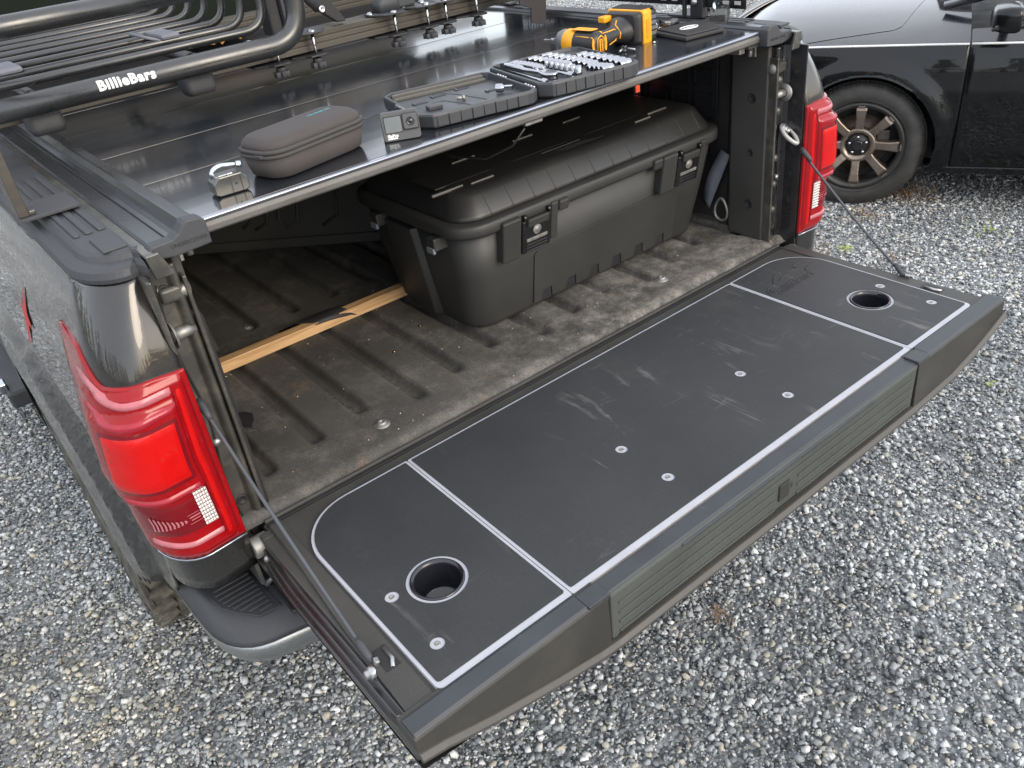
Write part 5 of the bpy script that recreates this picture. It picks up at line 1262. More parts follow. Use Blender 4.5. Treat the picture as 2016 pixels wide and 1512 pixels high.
# ---- open socket case
SL = BM(-0.228, 0.123, ZT, math.radians(-12.4)); LW, LD, LH = 0.250, 0.245, 0.027
def tray_outline(w_, d_, c=0.022): return [(c, 0), (w_-c*0.6, 0), (w_, c*0.6), (w_, d_-c*0.6), (w_-c*0.6, d_), (c, d_), (0, d_-c), (0, c)]
def inset(o_, k, w_, d_): return [((x-w_/2)*(1-2*k/w_)+w_/2, (y-d_/2)*(1-2*k/d_)+d_/2) for x, y in o_]
SCASE = thing('socket_case', 'opened dark grey socket case, its lid folded out left of the tray of chrome sockets', 'tool case', BM(0.030, 0.077, ZT, math.radians(-11.5)))
def tray(name, M, w_, d_, h, floor):
    o_ = tray_outline(w_, d_)
    rings = [ringz(inset(o_, 0.004, w_, d_), 0), ringz(inset(o_, 0.001, w_, d_), 0.004), ringz(o_, h-0.004), ringz(inset(o_, 0.0015, w_, d_), h), ringz(inset(o_, 0.007, w_, d_), h), ringz(inset(o_, 0.009, w_, d_), floor)]
    t_ = obj(name, MB().loft(rings, smooth=False), M_sock, SCASE, bevel=0.0008); t_.matrix_local = SCASE.matrix_basis.inverted() @ M
    n = 8
    for k in range(n):     # grip blocks along the near side
        x0 = 0.030+k*(w_-0.055)/n
        obj('grip_block', MB().box(x0, x0+(w_-0.055)/n*0.92, -0.0022 if k % 2 else -0.0010, 0.002, 0.003, h-0.004), M_sock, t_, bevel=0.0008)
    return t_
ld_ = tray('lid_tray', SL, LW, LD, LH, 0.013)
obj('back_ledge', MB().box(0.02, LW-0.02, LD-0.020, LD-0.012, 0.013, 0.024), M_sockb, ld_, bevel=0.001)
obj('back_ledge', MB().box(0.02, LW-0.02, LD-0.032, LD-0.024, 0.013, 0.019), M_sockb, ld_, bevel=0.001)
for x, y in ((0.095, 0.175), (0.155, 0.190), (0.195, 0.120), (0.045, 0.150), (0.070, 0.030), (0.150, 0.040)):
    obj('pocket', MB().box(x, x+0.026, y, y+0.013, 0.0128, 0.0140), M_rubber, ld_, bevel=0.0005)
    obj('pocket_lip', MB().box(x-0.006, x, y, y+0.013, 0.0128, 0.0160), M_sock, ld_, bevel=0.001)
for pts in ([(0.06, 0.12), (0.075, 0.135), (0.10, 0.135), (0.125, 0.06)], [(0.10, 0.20), (0.115, 0.205), (0.14, 0.16), (0.165, 0.07)], [(0.02, 0.04), (0.04, 0.03), (0.06, 0.02)]):
    obj('moulded_line', MB().tube([(a, b, 0.0132) for a, b in pts], 0.0011, 6), M_sock, ld_)
obj('latch_block', MB().box(0.045, 0.075, 0.080, 0.100, 0.0128, 0.022), M_sock, ld_, bevel=0.002)
obj('side_latch', MB().box(-0.004, 0.003, 0.050, 0.150, 0.004, 0.020), M_rubber, ld_, bevel=0.001)
obj('side_latch', MB().tube([(0.0, 0.06, 0.024), (0.0, 0.14, 0.024)], 0.003, 8), M_bolt, ld_)
for k in range(8): obj('hinge_ball', MB().lathe([(0.0003, 0), (0.003, 0.001), (0.003, 0.004), (0.0003, 0.005)], 10, Matrix.Translation((LW-0.003, 0.02+k*0.012+(0.08 if k > 3 else 0), LH-0.002))), M_chrome, ld_)
BMx = BM(0.030, 0.077, ZT, math.radians(-11.5)); BW, BD = 0.235, 0.262
bs_ = tray('base_tray', BMx, BW, BD, 0.030, 0.023)
proto = None
def socket(r, ln):
    return MB().lathe([(r*0.62, -ln/2), (r*0.80, -ln/2), (r*0.86, -ln/2+0.001), (r*0.86, -ln*0.05), (r, 0.0), (r, ln/2-0.001), (r*0.94, ln/2), (r*0.72, ln/2), (r*0.68, ln*0.1), (0.0003, ln*0.1)], 16)
SMESH = {}
rows_ = [(0.062, 9, 0.245, 0.135, 0.0058, 0.0072, 0.024), (0.112, 8, 0.248, 0.115, 0.0056, 0.0085, 0.024), (0.150, 9, 0.250, 0.070, 0.0056, 0.0090, 0.026), (0.196, 8, 0.175, 0.020, 0.0070, 0.0095, 0.027), (0.150, 4, 0.055, 0.014, 0.0076, 0.0095, 0.027)]
words = ['row next to the ratchet', 'second row from the ratchet', 'long middle row', 'right edge row', 'short front row']
ORD = ['first', 'second', 'third', 'fourth', 'fifth', 'sixth', 'seventh', 'eighth', 'ninth']
for ri, (x, n, y0, y1, r0, r1, ln) in enumerate(rows_):
    for k in range(n):
        y = y0+(y1-y0)*k/(n-1); r = r0+(r1-r0)*k/(n-1); key = (round(r, 4), ln)
        if key not in SMESH: SMESH[key] = socket(r, ln).mesh('socket', M_chrome)
        o = link(D.objects.new('socket', SMESH[key]))
        o.matrix_world = BMx @ Matrix.Translation((x+0.010*math.sin(k*0.3), y, 0.024+r*0.35)) @ Matrix.Rotation(PI/2, 4, 'Y') @ Matrix.Rotation(rnd.uniform(-.08, .08), 4, 'X')
        tag(o, ORD[k]+' chrome socket from the back in the '+words[ri]+' of the case', 'socket', 'chrome sockets lying in the open case')
ok = None
for k in range(7):
    r = 0.0052+0.0004*k
    o = obj('socket', MB().lathe([(r, 0), (r, 0.010), (r*0.85, 0.014), (r*0.8, 0.022), (r*0.62, 0.022), (r*0.5, 0.010), (0.0003, 0.010)], 14), M_chrome)
    o.matrix_world = BMx @ Matrix.Translation((0.088+0.002*k, 0.140-k*0.0185, 0.021))
    tag(o, ORD[k]+' small upright socket from the back in the line beside the ratchet', 'socket', 'upright small sockets beside the ratchet')
# ratchet and extension bars
ra = thing('ratchet', 'chrome ratchet wrench lying in the socket case beside the hinge', 'ratchet', BMx @ Matrix.Translation((0.028, 0.235, 0.030)) @ Matrix.Rotation(math.radians(-82), 4, 'Z'))
obj('handle', MB().tube([(0, 0, 0), (0.02, 0, 0.001), (0.075, 0, 0.001), (0.085, 0, 0), (0.14, 0, 0), (0.155, 0, 0)], [0.0055, 0.0072, 0.0072, 0.0048, 0.0048, 0.009], 14), M_chrome, ra)
obj('ratchet_head', MB().loft([ringz([(0.170+0.020*math.cos(a)*1.15, 0.0165*math.sin(a)) for a in frange(0, 2*PI*23/24, 24)], z) for z in (-0.006, 0.004)]+[ringz([(0.170+0.018*math.cos(a)*1.15, 0.0145*math.sin(a)) for a in frange(0, 2*PI*23/24, 24)], 0.006)], smooth=False), M_chrome, ra, bevel=0.001)
for (x0, y0, x1, y1, r, lb) in ((0.055, 0.19, 0.080, 0.035, 0.0035, 'thin chrome extension bar lying between ratchet and sockets'), (0.012, 0.24, 0.018, 0.03, 0.003, 'slim steel bar lying along the hinge edge of the socket case')):
    e_ = obj('extension_bar', MB().tube([(x0, y0, 0.029), (x0+(x1-x0)*.9, y0+(y1-y0)*.9, 0.029), (x1, y1, 0.029)], [r, r, r], 10).lathe([(0.0062, 0), (0.0066, 0.010), (0.004, 0.014)], 12, from_dir((x1, y1, 0.029), (x1-x0, y1-y0, 0))), M_chrome); e_.matrix_world = BMx
    tag(e_, lb, 'extension bar')
ad_ = thing('socket_adapter', 'loose chrome joint adapter lying in the right part of the open case lid', 'socket adapter', SL @ Matrix.Translation((0.212, 0.085, 0.023)) @ Matrix.Rotation(math.radians(-42), 4, 'Z') @ Matrix.Rotation(PI/2, 4, 'Y'))
obj('adapter_socket', MB().lathe([(0.0085, -0.016), (0.0088, -0.004), (0.0065, -0.001), (0.0045, 0.002), (0.0003, 0.002)], 16), M_chrome, ad_)
obj('adapter_drive', MB().box(-0.0045, 0.0045, -0.0045, 0.0045, 0.0, 0.018), M_chrome, ad_, bevel=0.0008)
sb_ = obj('loose_bolt', MB().tube([(-0.009, 0, 0), (0.003, 0, 0)], 0.0035, 10).tube([(0.003, 0, 0), (0.008, 0, 0)], 0.0052, 8), M_bolt); sb_.matrix_world = SL @ Matrix.Translation((0.125, 0.105, 0.0185)) @ Matrix.Rotation(-0.4, 4, 'Z')
tag(sb_, 'short dull steel bolt lying in the middle of the open case lid', 'bolt')
for i, (x, y, a, lb) in enumerate(((0.395, 0.225, 0.4, 'loose screw lying on the cover behind the sockets, left of the pair'), (0.412, 0.212, 1.9, 'loose screw with round head lying on the cover behind the sockets, right of the pair'))):
    o = obj('loose_screw', MB().tube([(-0.012, 0, 0.004), (0.012, 0, 0.006)], 0.0024, 8).lathe([(0.0065, 0), (0.0065, 0.001), (0.003, 0.003), (0.0003, 0.0035)], 14, from_dir((0.012, 0, 0.006), (1, 0, 0.3))), M_steel)
    o.matrix_world = BM(x, y, ZT+0.002, a); tag(o, lb, 'screw')

# ---- impact driver lying on its side
dr = thing('impact_driver', 'yellow and black cordless impact driver lying on its side on the cover', 'power tool', BM(0.334, 0.285, ZT+0.030, math.radians(4)) @ Matrix.Diagonal((0.90, 1.0, 1.0, 1.0)))
A = Matrix.Rotation(-PI/2, 4, 'X')         # local z of lathe -> +y (towards the bit)
AY = lambda p: A @ Matrix.Translation(p)
hd = MB().lathe([(0.0003, -0.052), (0.018, -0.052), (0.0250, -0.048), (0.0285, -0.040), (0.0290, 0.022), (0.0285, 0.026)], 28, A)
obj('motor_housing', hd, M_blkt, dr)
obj('yellow_housing', MB().lathe([(0.0288, 0.014), (0.0302, 0.016), (0.0302, 0.044), (0.0285, 0.048)], 28, A), M_yel, dr)
obj('nose', MB().lathe([(0.0285, 0.046), (0.0288, 0.060), (0.024, 0.072), (0.013, 0.080), (0.009, 0.082), (0.008, 0.092), (0.0003, 0.092)], 28, A), M_greyt, dr)
bt_ = obj('bit_holder', MB().lathe([(0.0065, 0.090), (0.0065, 0.104), (0.0035, 0.106), (0.0032, 0.126), (0.0018, 0.130), (0.0003, 0.130)], 12, A), M_steel, dr)
top_ = obj('yellow_top', MB().loft([[(x*k, y, 0.0272+0.004*k) for x, y in rrect(0, -0.006, 0.016, 0.032, 0.006, 4)] for k in (1.0, 0.85)]), M_yel, dr)
obj('yellow_top', MB().tube([(0.020, -0.040, 0.022), (0.022, 0.0, 0.021), (0.019, 0.030, 0.023)], 0.0028, 8), M_yel, dr)
obj('yellow_trim', MB().tube([(-0.020, -0.046, 0.0172), (-0.0225, -0.015, 0.0188), (-0.0220, 0.004, 0.0188)], 0.0013, 6), M_yel, dr)
obj('yellow_trim', MB().tube([(0.010, -0.0525, -0.019), (0.013, -0.0525, 0.012), (0.002, -0.0535, 0.019), (-0.009, -0.0525, 0.014), (-0.012, -0.0525, -0.017)], 0.0016, 6), M_yel, dr)
obj('rear_badge', MB().box(-0.005, 0.007, -0.0545, -0.0525, -0.015, 0.012), M_yel, dr, bevel=0.001)
t = text_mesh('DEWALT', 0.0062, 0.0002, 0.0003, 1.0); obj('black_lettering', t.xf(Matrix.Translation((0.003, -0.0548, -0.014)) @ Matrix.Rotation(-PI/2, 4, 'Y') @ Matrix.Rotation(PI/2, 4, 'X')), M_blkt, dr)
for sx in (-0.0225, 0.0225): obj('rear_vent', MB().loft([[(sx+a*0.0045, -0.0490-0.0015*k, b*0.017) for a, b in [(math.cos(q), math.sin(q)) for q in frange(0, 2*PI*11/12, 12)]] for k in (0, 1)]), M_yel, dr)
# handle
def hring(x, ry, rz, cy=0.0, n=16): return [(x, cy+ry*math.cos(a), rz*math.sin(a)) for a in frange(0, 2*PI*(n-1)/n, n)]
obj('handle', MB().loft([hring(0.014, 0.024, 0.020, -0.014), hring(0.040, 0.021, 0.018, -0.014), hring(0.080, 0.0195, 0.0175, -0.012), hring(0.110, 0.021, 0.019, -0.008), hring(0.128, 0.030, 0.025, 0.0), hring(0.140, 0.040, 0.031, 0.004), hring(0.158, 0.046, 0.034, 0.006)]), M_blkt, dr)
obj('grip_trim', MB().tube([(0.035, -0.024, 0.0145), (0.070, -0.024, 0.0145), (0.093, -0.022, 0.0150), (0.099, -0.026, 0.006), (0.085, -0.030, -0.008), (0.055, -0.034, -0.012)], 0.0014, 6), M_yel, dr)
obj('grip_trim', MB().tube([(0.130, 0.000, 0.0265), (0.112, -0.010, 0.0195), (0.106, -0.020, 0.016), (0.108, -0.028, 0.004), (0.104, -0.029, -0.008)], 0.0017, 6), M_yel, dr)
obj('trigger', MB().box(0.030, 0.068, 0.006, 0.020, -0.008, 0.008), M_blkt, dr, bevel=0.004)
obj('direction_switch', MB().box(0.120, 0.150, 0.030, 0.052, 0.020, 0.034), M_yel, dr, bevel=0.003)
# battery
obj('battery_shoe', MB().loft([[(x, a, b) for a, b in rrect(0.006, 0.003, hy, hz, 0.010, 4)] for x, hy, hz in ((0.150, 0.044, 0.033), (0.166, 0.052, 0.036), (0.178, 0.054, 0.037))]), M_blkt, dr)
obj('battery_yellow', MB().loft([[(x, a, b) for a, b in rrect(0.006, 0.003, hy, hz, 0.008, 4)] for x, hy, hz in ((0.172, 0.055, 0.038), (0.176, 0.057, 0.040), (0.203, 0.057, 0.040), (0.207, 0.054, 0.037))]), M_yel, dr)
obj('battery_pack', MB().loft([[(x, a, b) for a, b in rrect(0.006, 0.003, hy, hz, 0.006, 4)] for x, hy, hz in ((0.200, 0.052, 0.035), (0.228, 0.053, 0.036), (0.232, 0.049, 0.032))]), M_blkt, dr)
for k in range(4): obj('battery_label', MB().box(0.2075, 0.2275, -0.0478, -0.0466, -0.018+k*0.012, -0.010+k*0.012), M_greyt, dr, bevel=0.0006)
obj('battery_top', MB().loft([ringz(rrect(0.203, 0.006, 0.026, 0.050, 0.006, 4), 0.041), ringz(rrect(0.203, 0.006, 0.024, 0.048, 0.006, 4), 0.0455)]), M_blkt, dr)
obj('battery_recess', MB().box(0.182, 0.196, -0.0525, -0.0505, -0.020, 0.022), pm('yellow_shadowed_recess', (0.62, 0.26, 0.01), 0.5), dr, bevel=0.001)

# ---- wallet and keys, second lock
wl_ = thing('wallet', 'flat black folded wallet with a white oval logo lying right of the driver', 'wallet', BM(0.632, 0.205, ZT, math.radians(-6)))
obj('leather', MB().loft([ringz([(-0.075, 0.075), (-0.085, -0.055), (0.032, -0.062), (0.082, 0.040), (0.045, 0.075)], z) for z in (0.0, 0.009)], smooth=False), M_wal, wl_, bevel=0.003)
obj('flap', MB().loft([ringz([(-0.060, 0.070), (-0.078, -0.050), (0.020, -0.056), (0.070, 0.036), (0.040, 0.070)], z) for z in (0.009, 0.013)], smooth=False), M_wal, wl_, bevel=0.002)
obj('oval_logo', MB().tube([(-0.015+0.026*math.cos(a), 0.010+0.014*math.sin(a), 0.0132) for a in frange(0, 2*PI*23/24, 24)], 0.0016, 6, closed=True).box(-0.032, 0.002, 0.007, 0.012, 0.013, 0.0138), M_white, wl_)
ky = thing('key_bunch', 'bunch of brassy keys with a silver fob lying behind the black wallet', 'keys', BM(0.625, 0.315, ZT, 0.2))
for k in range(5):
    a = k*0.9; kb = MB().lathe([(0.012, 0), (0.012, 0.002), (0.004, 0.002), (0.004, 0.0)], 14, Matrix.Translation((0.016*math.cos(a)-0.02, 0.010*math.sin(a), 0.004+k*0.004)) @ Matrix.Rotation(0.7*math.sin(k*2.1)+.3, 4, 'X'))
    kb.box(0.0, 0.036, -0.0035, 0.0035, 0.003+k*0.003, 0.005+k*0.003, Matrix.Rotation(a*0.25-0.3, 4, 'Z')); obj('key', kb, M_gold if k % 2 else M_chrome, ky)
obj('key_fob', MB().box(0.030, 0.075, -0.008, 0.008, 0.004, 0.014), M_steel, ky, bevel=0.003)
p2 = copy_tree(pk, None, BM(0.755, 0.235, 0.5450, math.radians(30))); p2['label'] = 'grey padlock with curved pale shackle resting on the right rail behind the wallet'
o = obj('loose_white_crumb', MB().lathe([(0.0003, 0), (0.003, 0.001), (0.003, 0.003), (0.0003, 0.004)], 10), M_white); o.matrix_world = BM(0.505, 0.225, ZT); tag(o, 'tiny white crumb on the cover between driver and wallet', 'crumb')

# ================================================================== BLACK CAR
CA = math.radians(-61.0)
CM = Matrix(((math.cos(CA), -math.sin(CA), 0, 2.950), (math.sin(CA), math.cos(CA), 0, 1.100), (0, 0, 1, -0.545), (0, 0, 0, 1)))
# local x rearward, local y away from the camera (inboard), z up, origin at the wheel centre's outer face
car = thing('black_car', 'black car parked beside the truck with its bronze spoked front wheel in view', 'car', CM)
PRO = [(-0.135, 0.045), (-0.10, 0.010), (0.0, -0.012), (0.15, -0.022), (0.28, -0.022), (0.38, -0.012), (0.44, 0.000), (0.485, 0.016), (0.492, 0.021), (0.497, 0.030), (0.512, 0.070), (0.528, 0.120), (0.545, 0.180), (0.565, 0.27), (0.585, 0.38), (0.600, 0.52), (0.612, 0.70), (0.617, 0.88), (0.612, 1.1), (0.59, 1.4), (0.53, 1.65), (0.49, 1.75)]
def car_pt(s, z, y, side_=False):
    # nose rounding
    k = max(0.0, (-0.12-s)/0.62); 
    yy = y + 0.30*k**2.4 if y < 0.9 else y - 0.30*k**2.4
    zz = z - 0.055*k**2 - 0.30*max(0, k-0.62)**1.6
    # raised cowl and door shoulder behind
    if y > 0.02: zz += 0.045*smooth(0.05, 0.9, s)*min(1, (y-0.02)/0.15)
    # arch lip flare
    r = math.hypot(s, zz)
    if side_: yy -= 0.020*smooth(0.46, 0.385, r)
    return Vector((s, yy, zz))
ARC = 0.362
def car_rows(svals, prof_i, arch=True):
    rows = []; snap = {}
    for i, s in enumerate(svals):
        row = []
        for k, (z, y) in enumerate(prof_i):
            p = car_pt(s, z, y, y < 0.02 and z < 0.48); r = math.hypot(p.x, p.z)
            if arch and r < ARC and y < 0.1:
                q = ARC/max(r, 1e-4); p.x *= q; p.z *= q; snap[(i, k)] = r
            row.append(p)
        rows.append(row)
    return rows, (lambda i, k: all(c in snap and snap[c] < ARC-0.02 for c in ((i, k), (i+1, k), (i, k+1), (i+1, k+1))))
def dens(pr, n):
    out = []
    for (a, b), (c, d) in zip(pr, pr[1:]):
        m = max(1, int(math.hypot(c-a, d-b)/n))
        for i in range(m): out.append((a+(c-a)*i/m, b+(d-b)*i/m))
    out.append(pr[-1]); return out
side_pr = dens(PRO[:8], 0.012)+PRO[8:10]
top_pr = PRO[9:]
rows, sk_ = car_rows(frange(-0.78, 0.440, 102), side_pr)
fo_ = obj('front_fender', MB().grid(rows, True, flip=True, skip=sk_), M_card, car); q = fo_.modifiers.new('s', 'SOLIDIFY'); q.thickness = 0.004; q.offset = -1
# upper fender and hood split along the shut line
def seam_y(s): return lerp_tab([(-0.8, 0.05), (-0.30, 0.05), (0.10, 0.145), (0.14, 0.18), (0.26, 0.62), (0.30, 0.80)], s)
up_pr = [(lerp_tab([(b, a) for a, b in top_pr], y), y) for y in [0.030, 0.045]]
uf = []
for s in frange(-0.78, 0.440, 60):
    ys = seam_y(s)-0.002; uf.append([car_pt(s, lerp_tab([(b, a) for a, b in top_pr], 0.030+(ys-0.030)*t), 0.030+(ys-0.030)*t) for t in frange(0, 1, 8)])
obj('upper_fender', MB().grid(uf, True, flip=True), M_carp, car)
hd_ = []
for s in frange(-0.78, 0.258, 60):
    ys = seam_y(s)+0.002; hd_.append([car_pt(s, lerp_tab([(b, a) for a, b in top_pr], ys+(1.72-ys)*t), ys+(1.72-ys)*t)+Vector((0, 0, 0.0015)) for t in frange(0, 1, 26)])
obj('hood', MB().grid(hd_, True, flip=True), M_carp, car)
# doors
rows, sk_ = car_rows(frange(0.446, 1.55, 40), side_pr, False)
dn = MB().grid(rows, True, flip=True)
dr_ = obj('front_door', dn, M_card, car); q = dr_.modifiers.new('s', 'SOLIDIFY'); q.thickness = 0.004; q.offset = -1
ud = [[car_pt(s, lerp_tab([(b, a) for a, b in top_pr], y), y) for y in (0.030, 0.06, 0.09, 0.115)] for s in frange(0.446, 1.55, 30)]
obj('door_shoulder', MB().grid(ud, True, flip=True), M_carp, dr_)
obj('door_window', MB().add([(0.62, 0.118, 0.575), (1.55, 0.118, 0.60), (1.45, 0.33, 0.93), (1.05, 0.33, 0.93)], [(0,1,2,3)]), M_glass, dr_)
obj('window_trim', MB().tube([(0.55, 0.112, 0.572), (1.55, 0.112, 0.605)], 0.007, 8), M_black, dr_)
obj('side_sill', MB().loft([[(x, a, b) for a, b in ((0.020, -0.088), (0.004, -0.100), (0.006, -0.130), (0.030, -0.142), (0.12, -0.142), (0.12, -0.09))] for x in (0.325, 1.0, 1.9)], smooth=False), M_card, car, bevel=0.003)
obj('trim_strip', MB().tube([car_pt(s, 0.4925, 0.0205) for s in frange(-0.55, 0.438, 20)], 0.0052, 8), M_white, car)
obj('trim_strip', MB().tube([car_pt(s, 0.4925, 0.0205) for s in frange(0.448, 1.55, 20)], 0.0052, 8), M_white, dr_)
# body core behind panels, windscreen, mirror, nose
core = MB().box(0.37, 1.9, 0.03, 1.70, -0.11, 0.48); core.box(-0.52, -0.42, 0.2, 1.5, -0.25, 0.42); core.box(-0.42, 0.42, 0.30, 1.45, -0.15, 0.50)
obj('body_core', core, M_rubber, car)
obj('windscreen', MB().add([(0.30, 0.42, 0.635), (0.26, 0.88, 0.655), (0.30, 1.40, 0.635), (1.0, 1.28, 0.98), (1.0, 0.48, 0.98)], [(0,1,2,3,4)]), M_glass, car)
obj('screen_pillar', MB().tube([(0.32, 0.30, 0.61), (0.60, 0.20, 0.70), (1.05, 0.36, 0.96)], 0.022, 10), M_carp, car)
obj('roof', MB().loft([[(x, a, z) for a, z in ((0.36, 0.95), (0.5, 0.985), (0.88, 0.995), (1.26, 0.985), (1.40, 0.95))] for x in (1.0, 1.5, 2.2)], cap0=False, cap1=False, close=False), M_carp, car)
mi = obj('door_mirror', MB().loft([[(x, -0.085+a*k, 0.625+b*k) for a, b in rrect(0, 0, 0.095, 0.055, 0.035, 5)] for x, k in ((0.50, 0.55), (0.515, 0.85), (0.56, 1.0), (0.60, 1.0), (0.615, 0.9))]), M_card, car)
obj('mirror_stalk', MB().tube([(0.58, 0.10, 0.565), (0.57, 0.02, 0.585)], 0.02, 10), M_black, mi)
obj('mirror_trim', MB().tube([(0.505, -0.16, 0.59), (0.52, -0.17, 0.60), (0.52, 0.0, 0.58)], 0.010, 8), M_trim, mi)
awl = []
for i in range(26):
    a = PI*i/25*1.1-0.05*PI; awl.append([((ARC+0.004)*math.cos(a), y, (ARC+0.004)*math.sin(a)) for y in (-0.02, 0.15, 0.32)])
obj('arch_liner', MB().grid(awl, True), M_rubber, car)
# wheel
WM = Matrix.Translation((0, 0, 0)) @ Matrix.Rotation(PI/2, 4, 'X')      # lathe +z -> -y (towards camera)
tyR = 0.325
tyre = MB().lathe([(0.224, 0.000), (0.232, 0.004), (0.246, 0.012), (0.268, 0.014), (0.292, 0.008), (0.308, -0.004), (0.318, -0.018), (0.3235, -0.032), (0.325, -0.05), (0.325, -0.16), (0.318, -0.19), (0.29, -0.21), (0.224, -0.21)], 72, WM)
to = obj('front_tyre', tyre, M_tyre2, car)
tr = MB()
for i in range(90):
    a = 2*PI*i/90
    tr.box(-0.0045, 0.0045, -0.006, 0.006, -0.0035, 0.003, WM @ Matrix.Rotation(a, 4, 'Z') @ Matrix.Translation((0.3125, 0, -0.0095)) @ Matrix.Rotation(0.8, 4, 'Y'))
    tr.box(-0.002, 0.003, -0.0085, 0.0085, -0.13, 0.0, WM @ Matrix.Rotation(a, 4, 'Z') @ Matrix.Translation((0.3245, 0, -0.032)))
tt = obj('tyre_tread', tr, M_tyre2, to); tt['kind'] = 'stuff'
obj('sidewall_ring', MB().tube([(0.240*math.cos(a), -0.0135, 0.240*math.sin(a)) for a in frange(0, 2*PI*47/48, 48)], 0.0016, 6, closed=True), M_tyre2, to)
rim = obj('wheel_rim', MB().lathe([(0.226, 0.000), (0.224, 0.010), (0.214, 0.012), (0.206, 0.006), (0.198, -0.002), (0.196, -0.06), (0.205, -0.19)], 64, WM), M_rimd, car)
obj('rim_dish', MB().lathe([(0.19, -0.10), (0.10, -0.10), (0.02, -0.09), (0.0003, -0.09)], 40, WM), M_rubber, rim)
obj('brake_disc', MB().lathe([(0.150, -0.085), (0.150, -0.078), (0.080, -0.078), (0.075, -0.07), (0.0003, -0.07)], 40, WM), pm('rusty_brake_disc', (0.13, 0.10, 0.08), 0.5, 0.6, 0.3, 30), rim)
obj('brake_caliper', MB().box(0.085, 0.15, 0.055, 0.085, -0.03, 0.07), pm('caliper_metal', (0.14, 0.12, 0.10), 0.5, 0.5, 0.3, 30), rim, bevel=0.008)
for k in range(8):
    a = PI/2+2*PI*k/8
    def sp_ring(r, hw, zt, zb): 
        c = [(hw, zb), (hw, zt-0.005), (hw-0.005, zt), (-hw+0.005, zt), (-hw, zt-0.005), (-hw, zb)]
        return [tuple(WM @ Matrix.Rotation(a, 4, 'Z') @ Vector((r, q_, z))) for q_, z in c]
    obj('spoke', MB().loft([sp_ring(0.070, 0.026, -0.018, -0.05), sp_ring(0.10, 0.021, -0.010, -0.05), sp_ring(0.150, 0.0225, 0.001, -0.045), sp_ring(0.185, 0.027, 0.005, -0.04), sp_ring(0.202, 0.030, -0.002, -0.03)], smooth=False), M_bronze, rim, bevel=0.002)
    a2 = a+PI/8
    obj('rim_bolt', MB().box(-0.004, 0.004, -0.016, 0.016, 0.006, 0.0135, WM @ Matrix.Rotation(a, 4, 'Z') @ Matrix.Translation((0.207, 0, 0))), M_bronze, rim, bevel=0.001)
obj('hub_ring', MB().lathe([(0.092, -0.050), (0.090, -0.020), (0.082, -0.011), (0.068, -0.013), (0.062, -0.030), (0.0003, -0.030)], 48, WM), M_bronze, rim)
obj('hub_face', MB().lathe([(0.057, -0.0295), (0.056, -0.026), (0.0003, -0.026)], 40, WM), M_rimd, rim)
obj('centre_cap', MB().lathe([(0.027, -0.026), (0.027, -0.014), (0.024, -0.010), (0.018, -0.011), (0.0003, -0.011)], 32, WM), M_gloss, rim)
for k in range(5):
    a = PI/2+0.06+2*PI*k/5
    obj('lug_nut', MB().lathe([(0.0095, -0.026), (0.0085, -0.016), (0.0075, -0.012), (0.0003, -0.0105)], 6, WM @ Matrix.Translation((0.043*math.cos(a), 0.043*math.sin(a), 0))), M_chrome, rim)

# ================================================================== PLANTS AND LITTER ON THE GRAVEL
def weed(x, y, n, h, m, name, label, cat, spread=0.06, leafw=0.006, seed=1):
    r = random.Random(seed); mb = MB()
    for i in range(n):
        a = r.uniform(0, 2*PI); d = r.uniform(0, spread); bx_, by_ = d*math.cos(a), d*math.sin(a)
        a2 = r.uniform(0, 2*PI); L_ = h*r.uniform(0.4, 1.0); lean = r.uniform(0.3, 1.2); w_ = leafw*r.uniform(.5, 1.2)
        p0 = Vector((bx_, by_, 0.004)); dx = Vector((math.cos(a2), math.sin(a2), 0)); n_ = Vector((-dx.y, dx.x, 0))
        p1 = p0+dx*L_*lean*0.5+Vector((0, 0, L_*0.6)); p2 = p0+dx*L_*lean+Vector((0, 0, L_*(0.75 if lean < .8 else 0.4)))
        mb.add([p0-n_*w_*.3, p0+n_*w_*.3, p1+n_*w_, p1-n_*w_, p2], [(0,1,2,3), (3,2,4)])
    o = obj(name, mb, m); o.location = (x, y, GZ+0.004); tag(o, label, None, None, 'stuff'); return o
def leaf_plant(x, y, label, seed, size=0.03, n=9, m=M_leafg):
    r = random.Random(seed); mb = MB()
    for i in range(n):
        a = r.uniform(0, 2*PI); d = size*r.uniform(0.2, 1.3); c = Vector((d*math.cos(a), d*math.sin(a), 0.012+r.uniform(0, 0.02))); t_ = Vector((math.cos(a), math.sin(a), r.uniform(0, .5))).normalized(); s_ = Vector((-t_.y, t_.x, r.uniform(-.2, .2))); L_ = size*r.uniform(.5, 1)
        mb.add([c-t_*L_*.5, c+s_*L_*.32, c+t_*L_*.6, c-s_*L_*.32], [(0,1,2), (0,2,3)])
    o = obj('small_plant', mb, m); o.location = (x, y, GZ+0.008); tag(o, label, 'plant'); return o
leaf_plant(2.42, 0.80, 'small yellow green leafy plant growing in the gravel near the truck tail light', 3, 0.032, 12)
leaf_plant(1.745, -0.225, 'tiny pale yellow sprout in the gravel beside the right end of the tailgate', 4, 0.018, 7)
weed(2.36, 0.93, 60, 0.035, M_straw, 'dry_weed', 'patch of brown dry weed behind the small yellow green plant', 'weed', 0.10, 0.003, 5)
weed(2.50, 0.60, 30, 0.03, M_straw, 'dry_weed', 'thin brown weed patch right of the yellow green plant', 'weed', 0.08, 0.003, 6)
weed(2.86, 0.97, 70, 0.04, M_straw, 'dry_weed', 'brown dry weed scattered in front of the car tyre', 'weed', 0.14, 0.003, 7)
weed(3.22, 0.93, 160, 0.07, M_straw, 'dry_weed', 'tall dead weeds growing behind the car tyre under the black car', 'weed', 0.16, 0.003, 8)
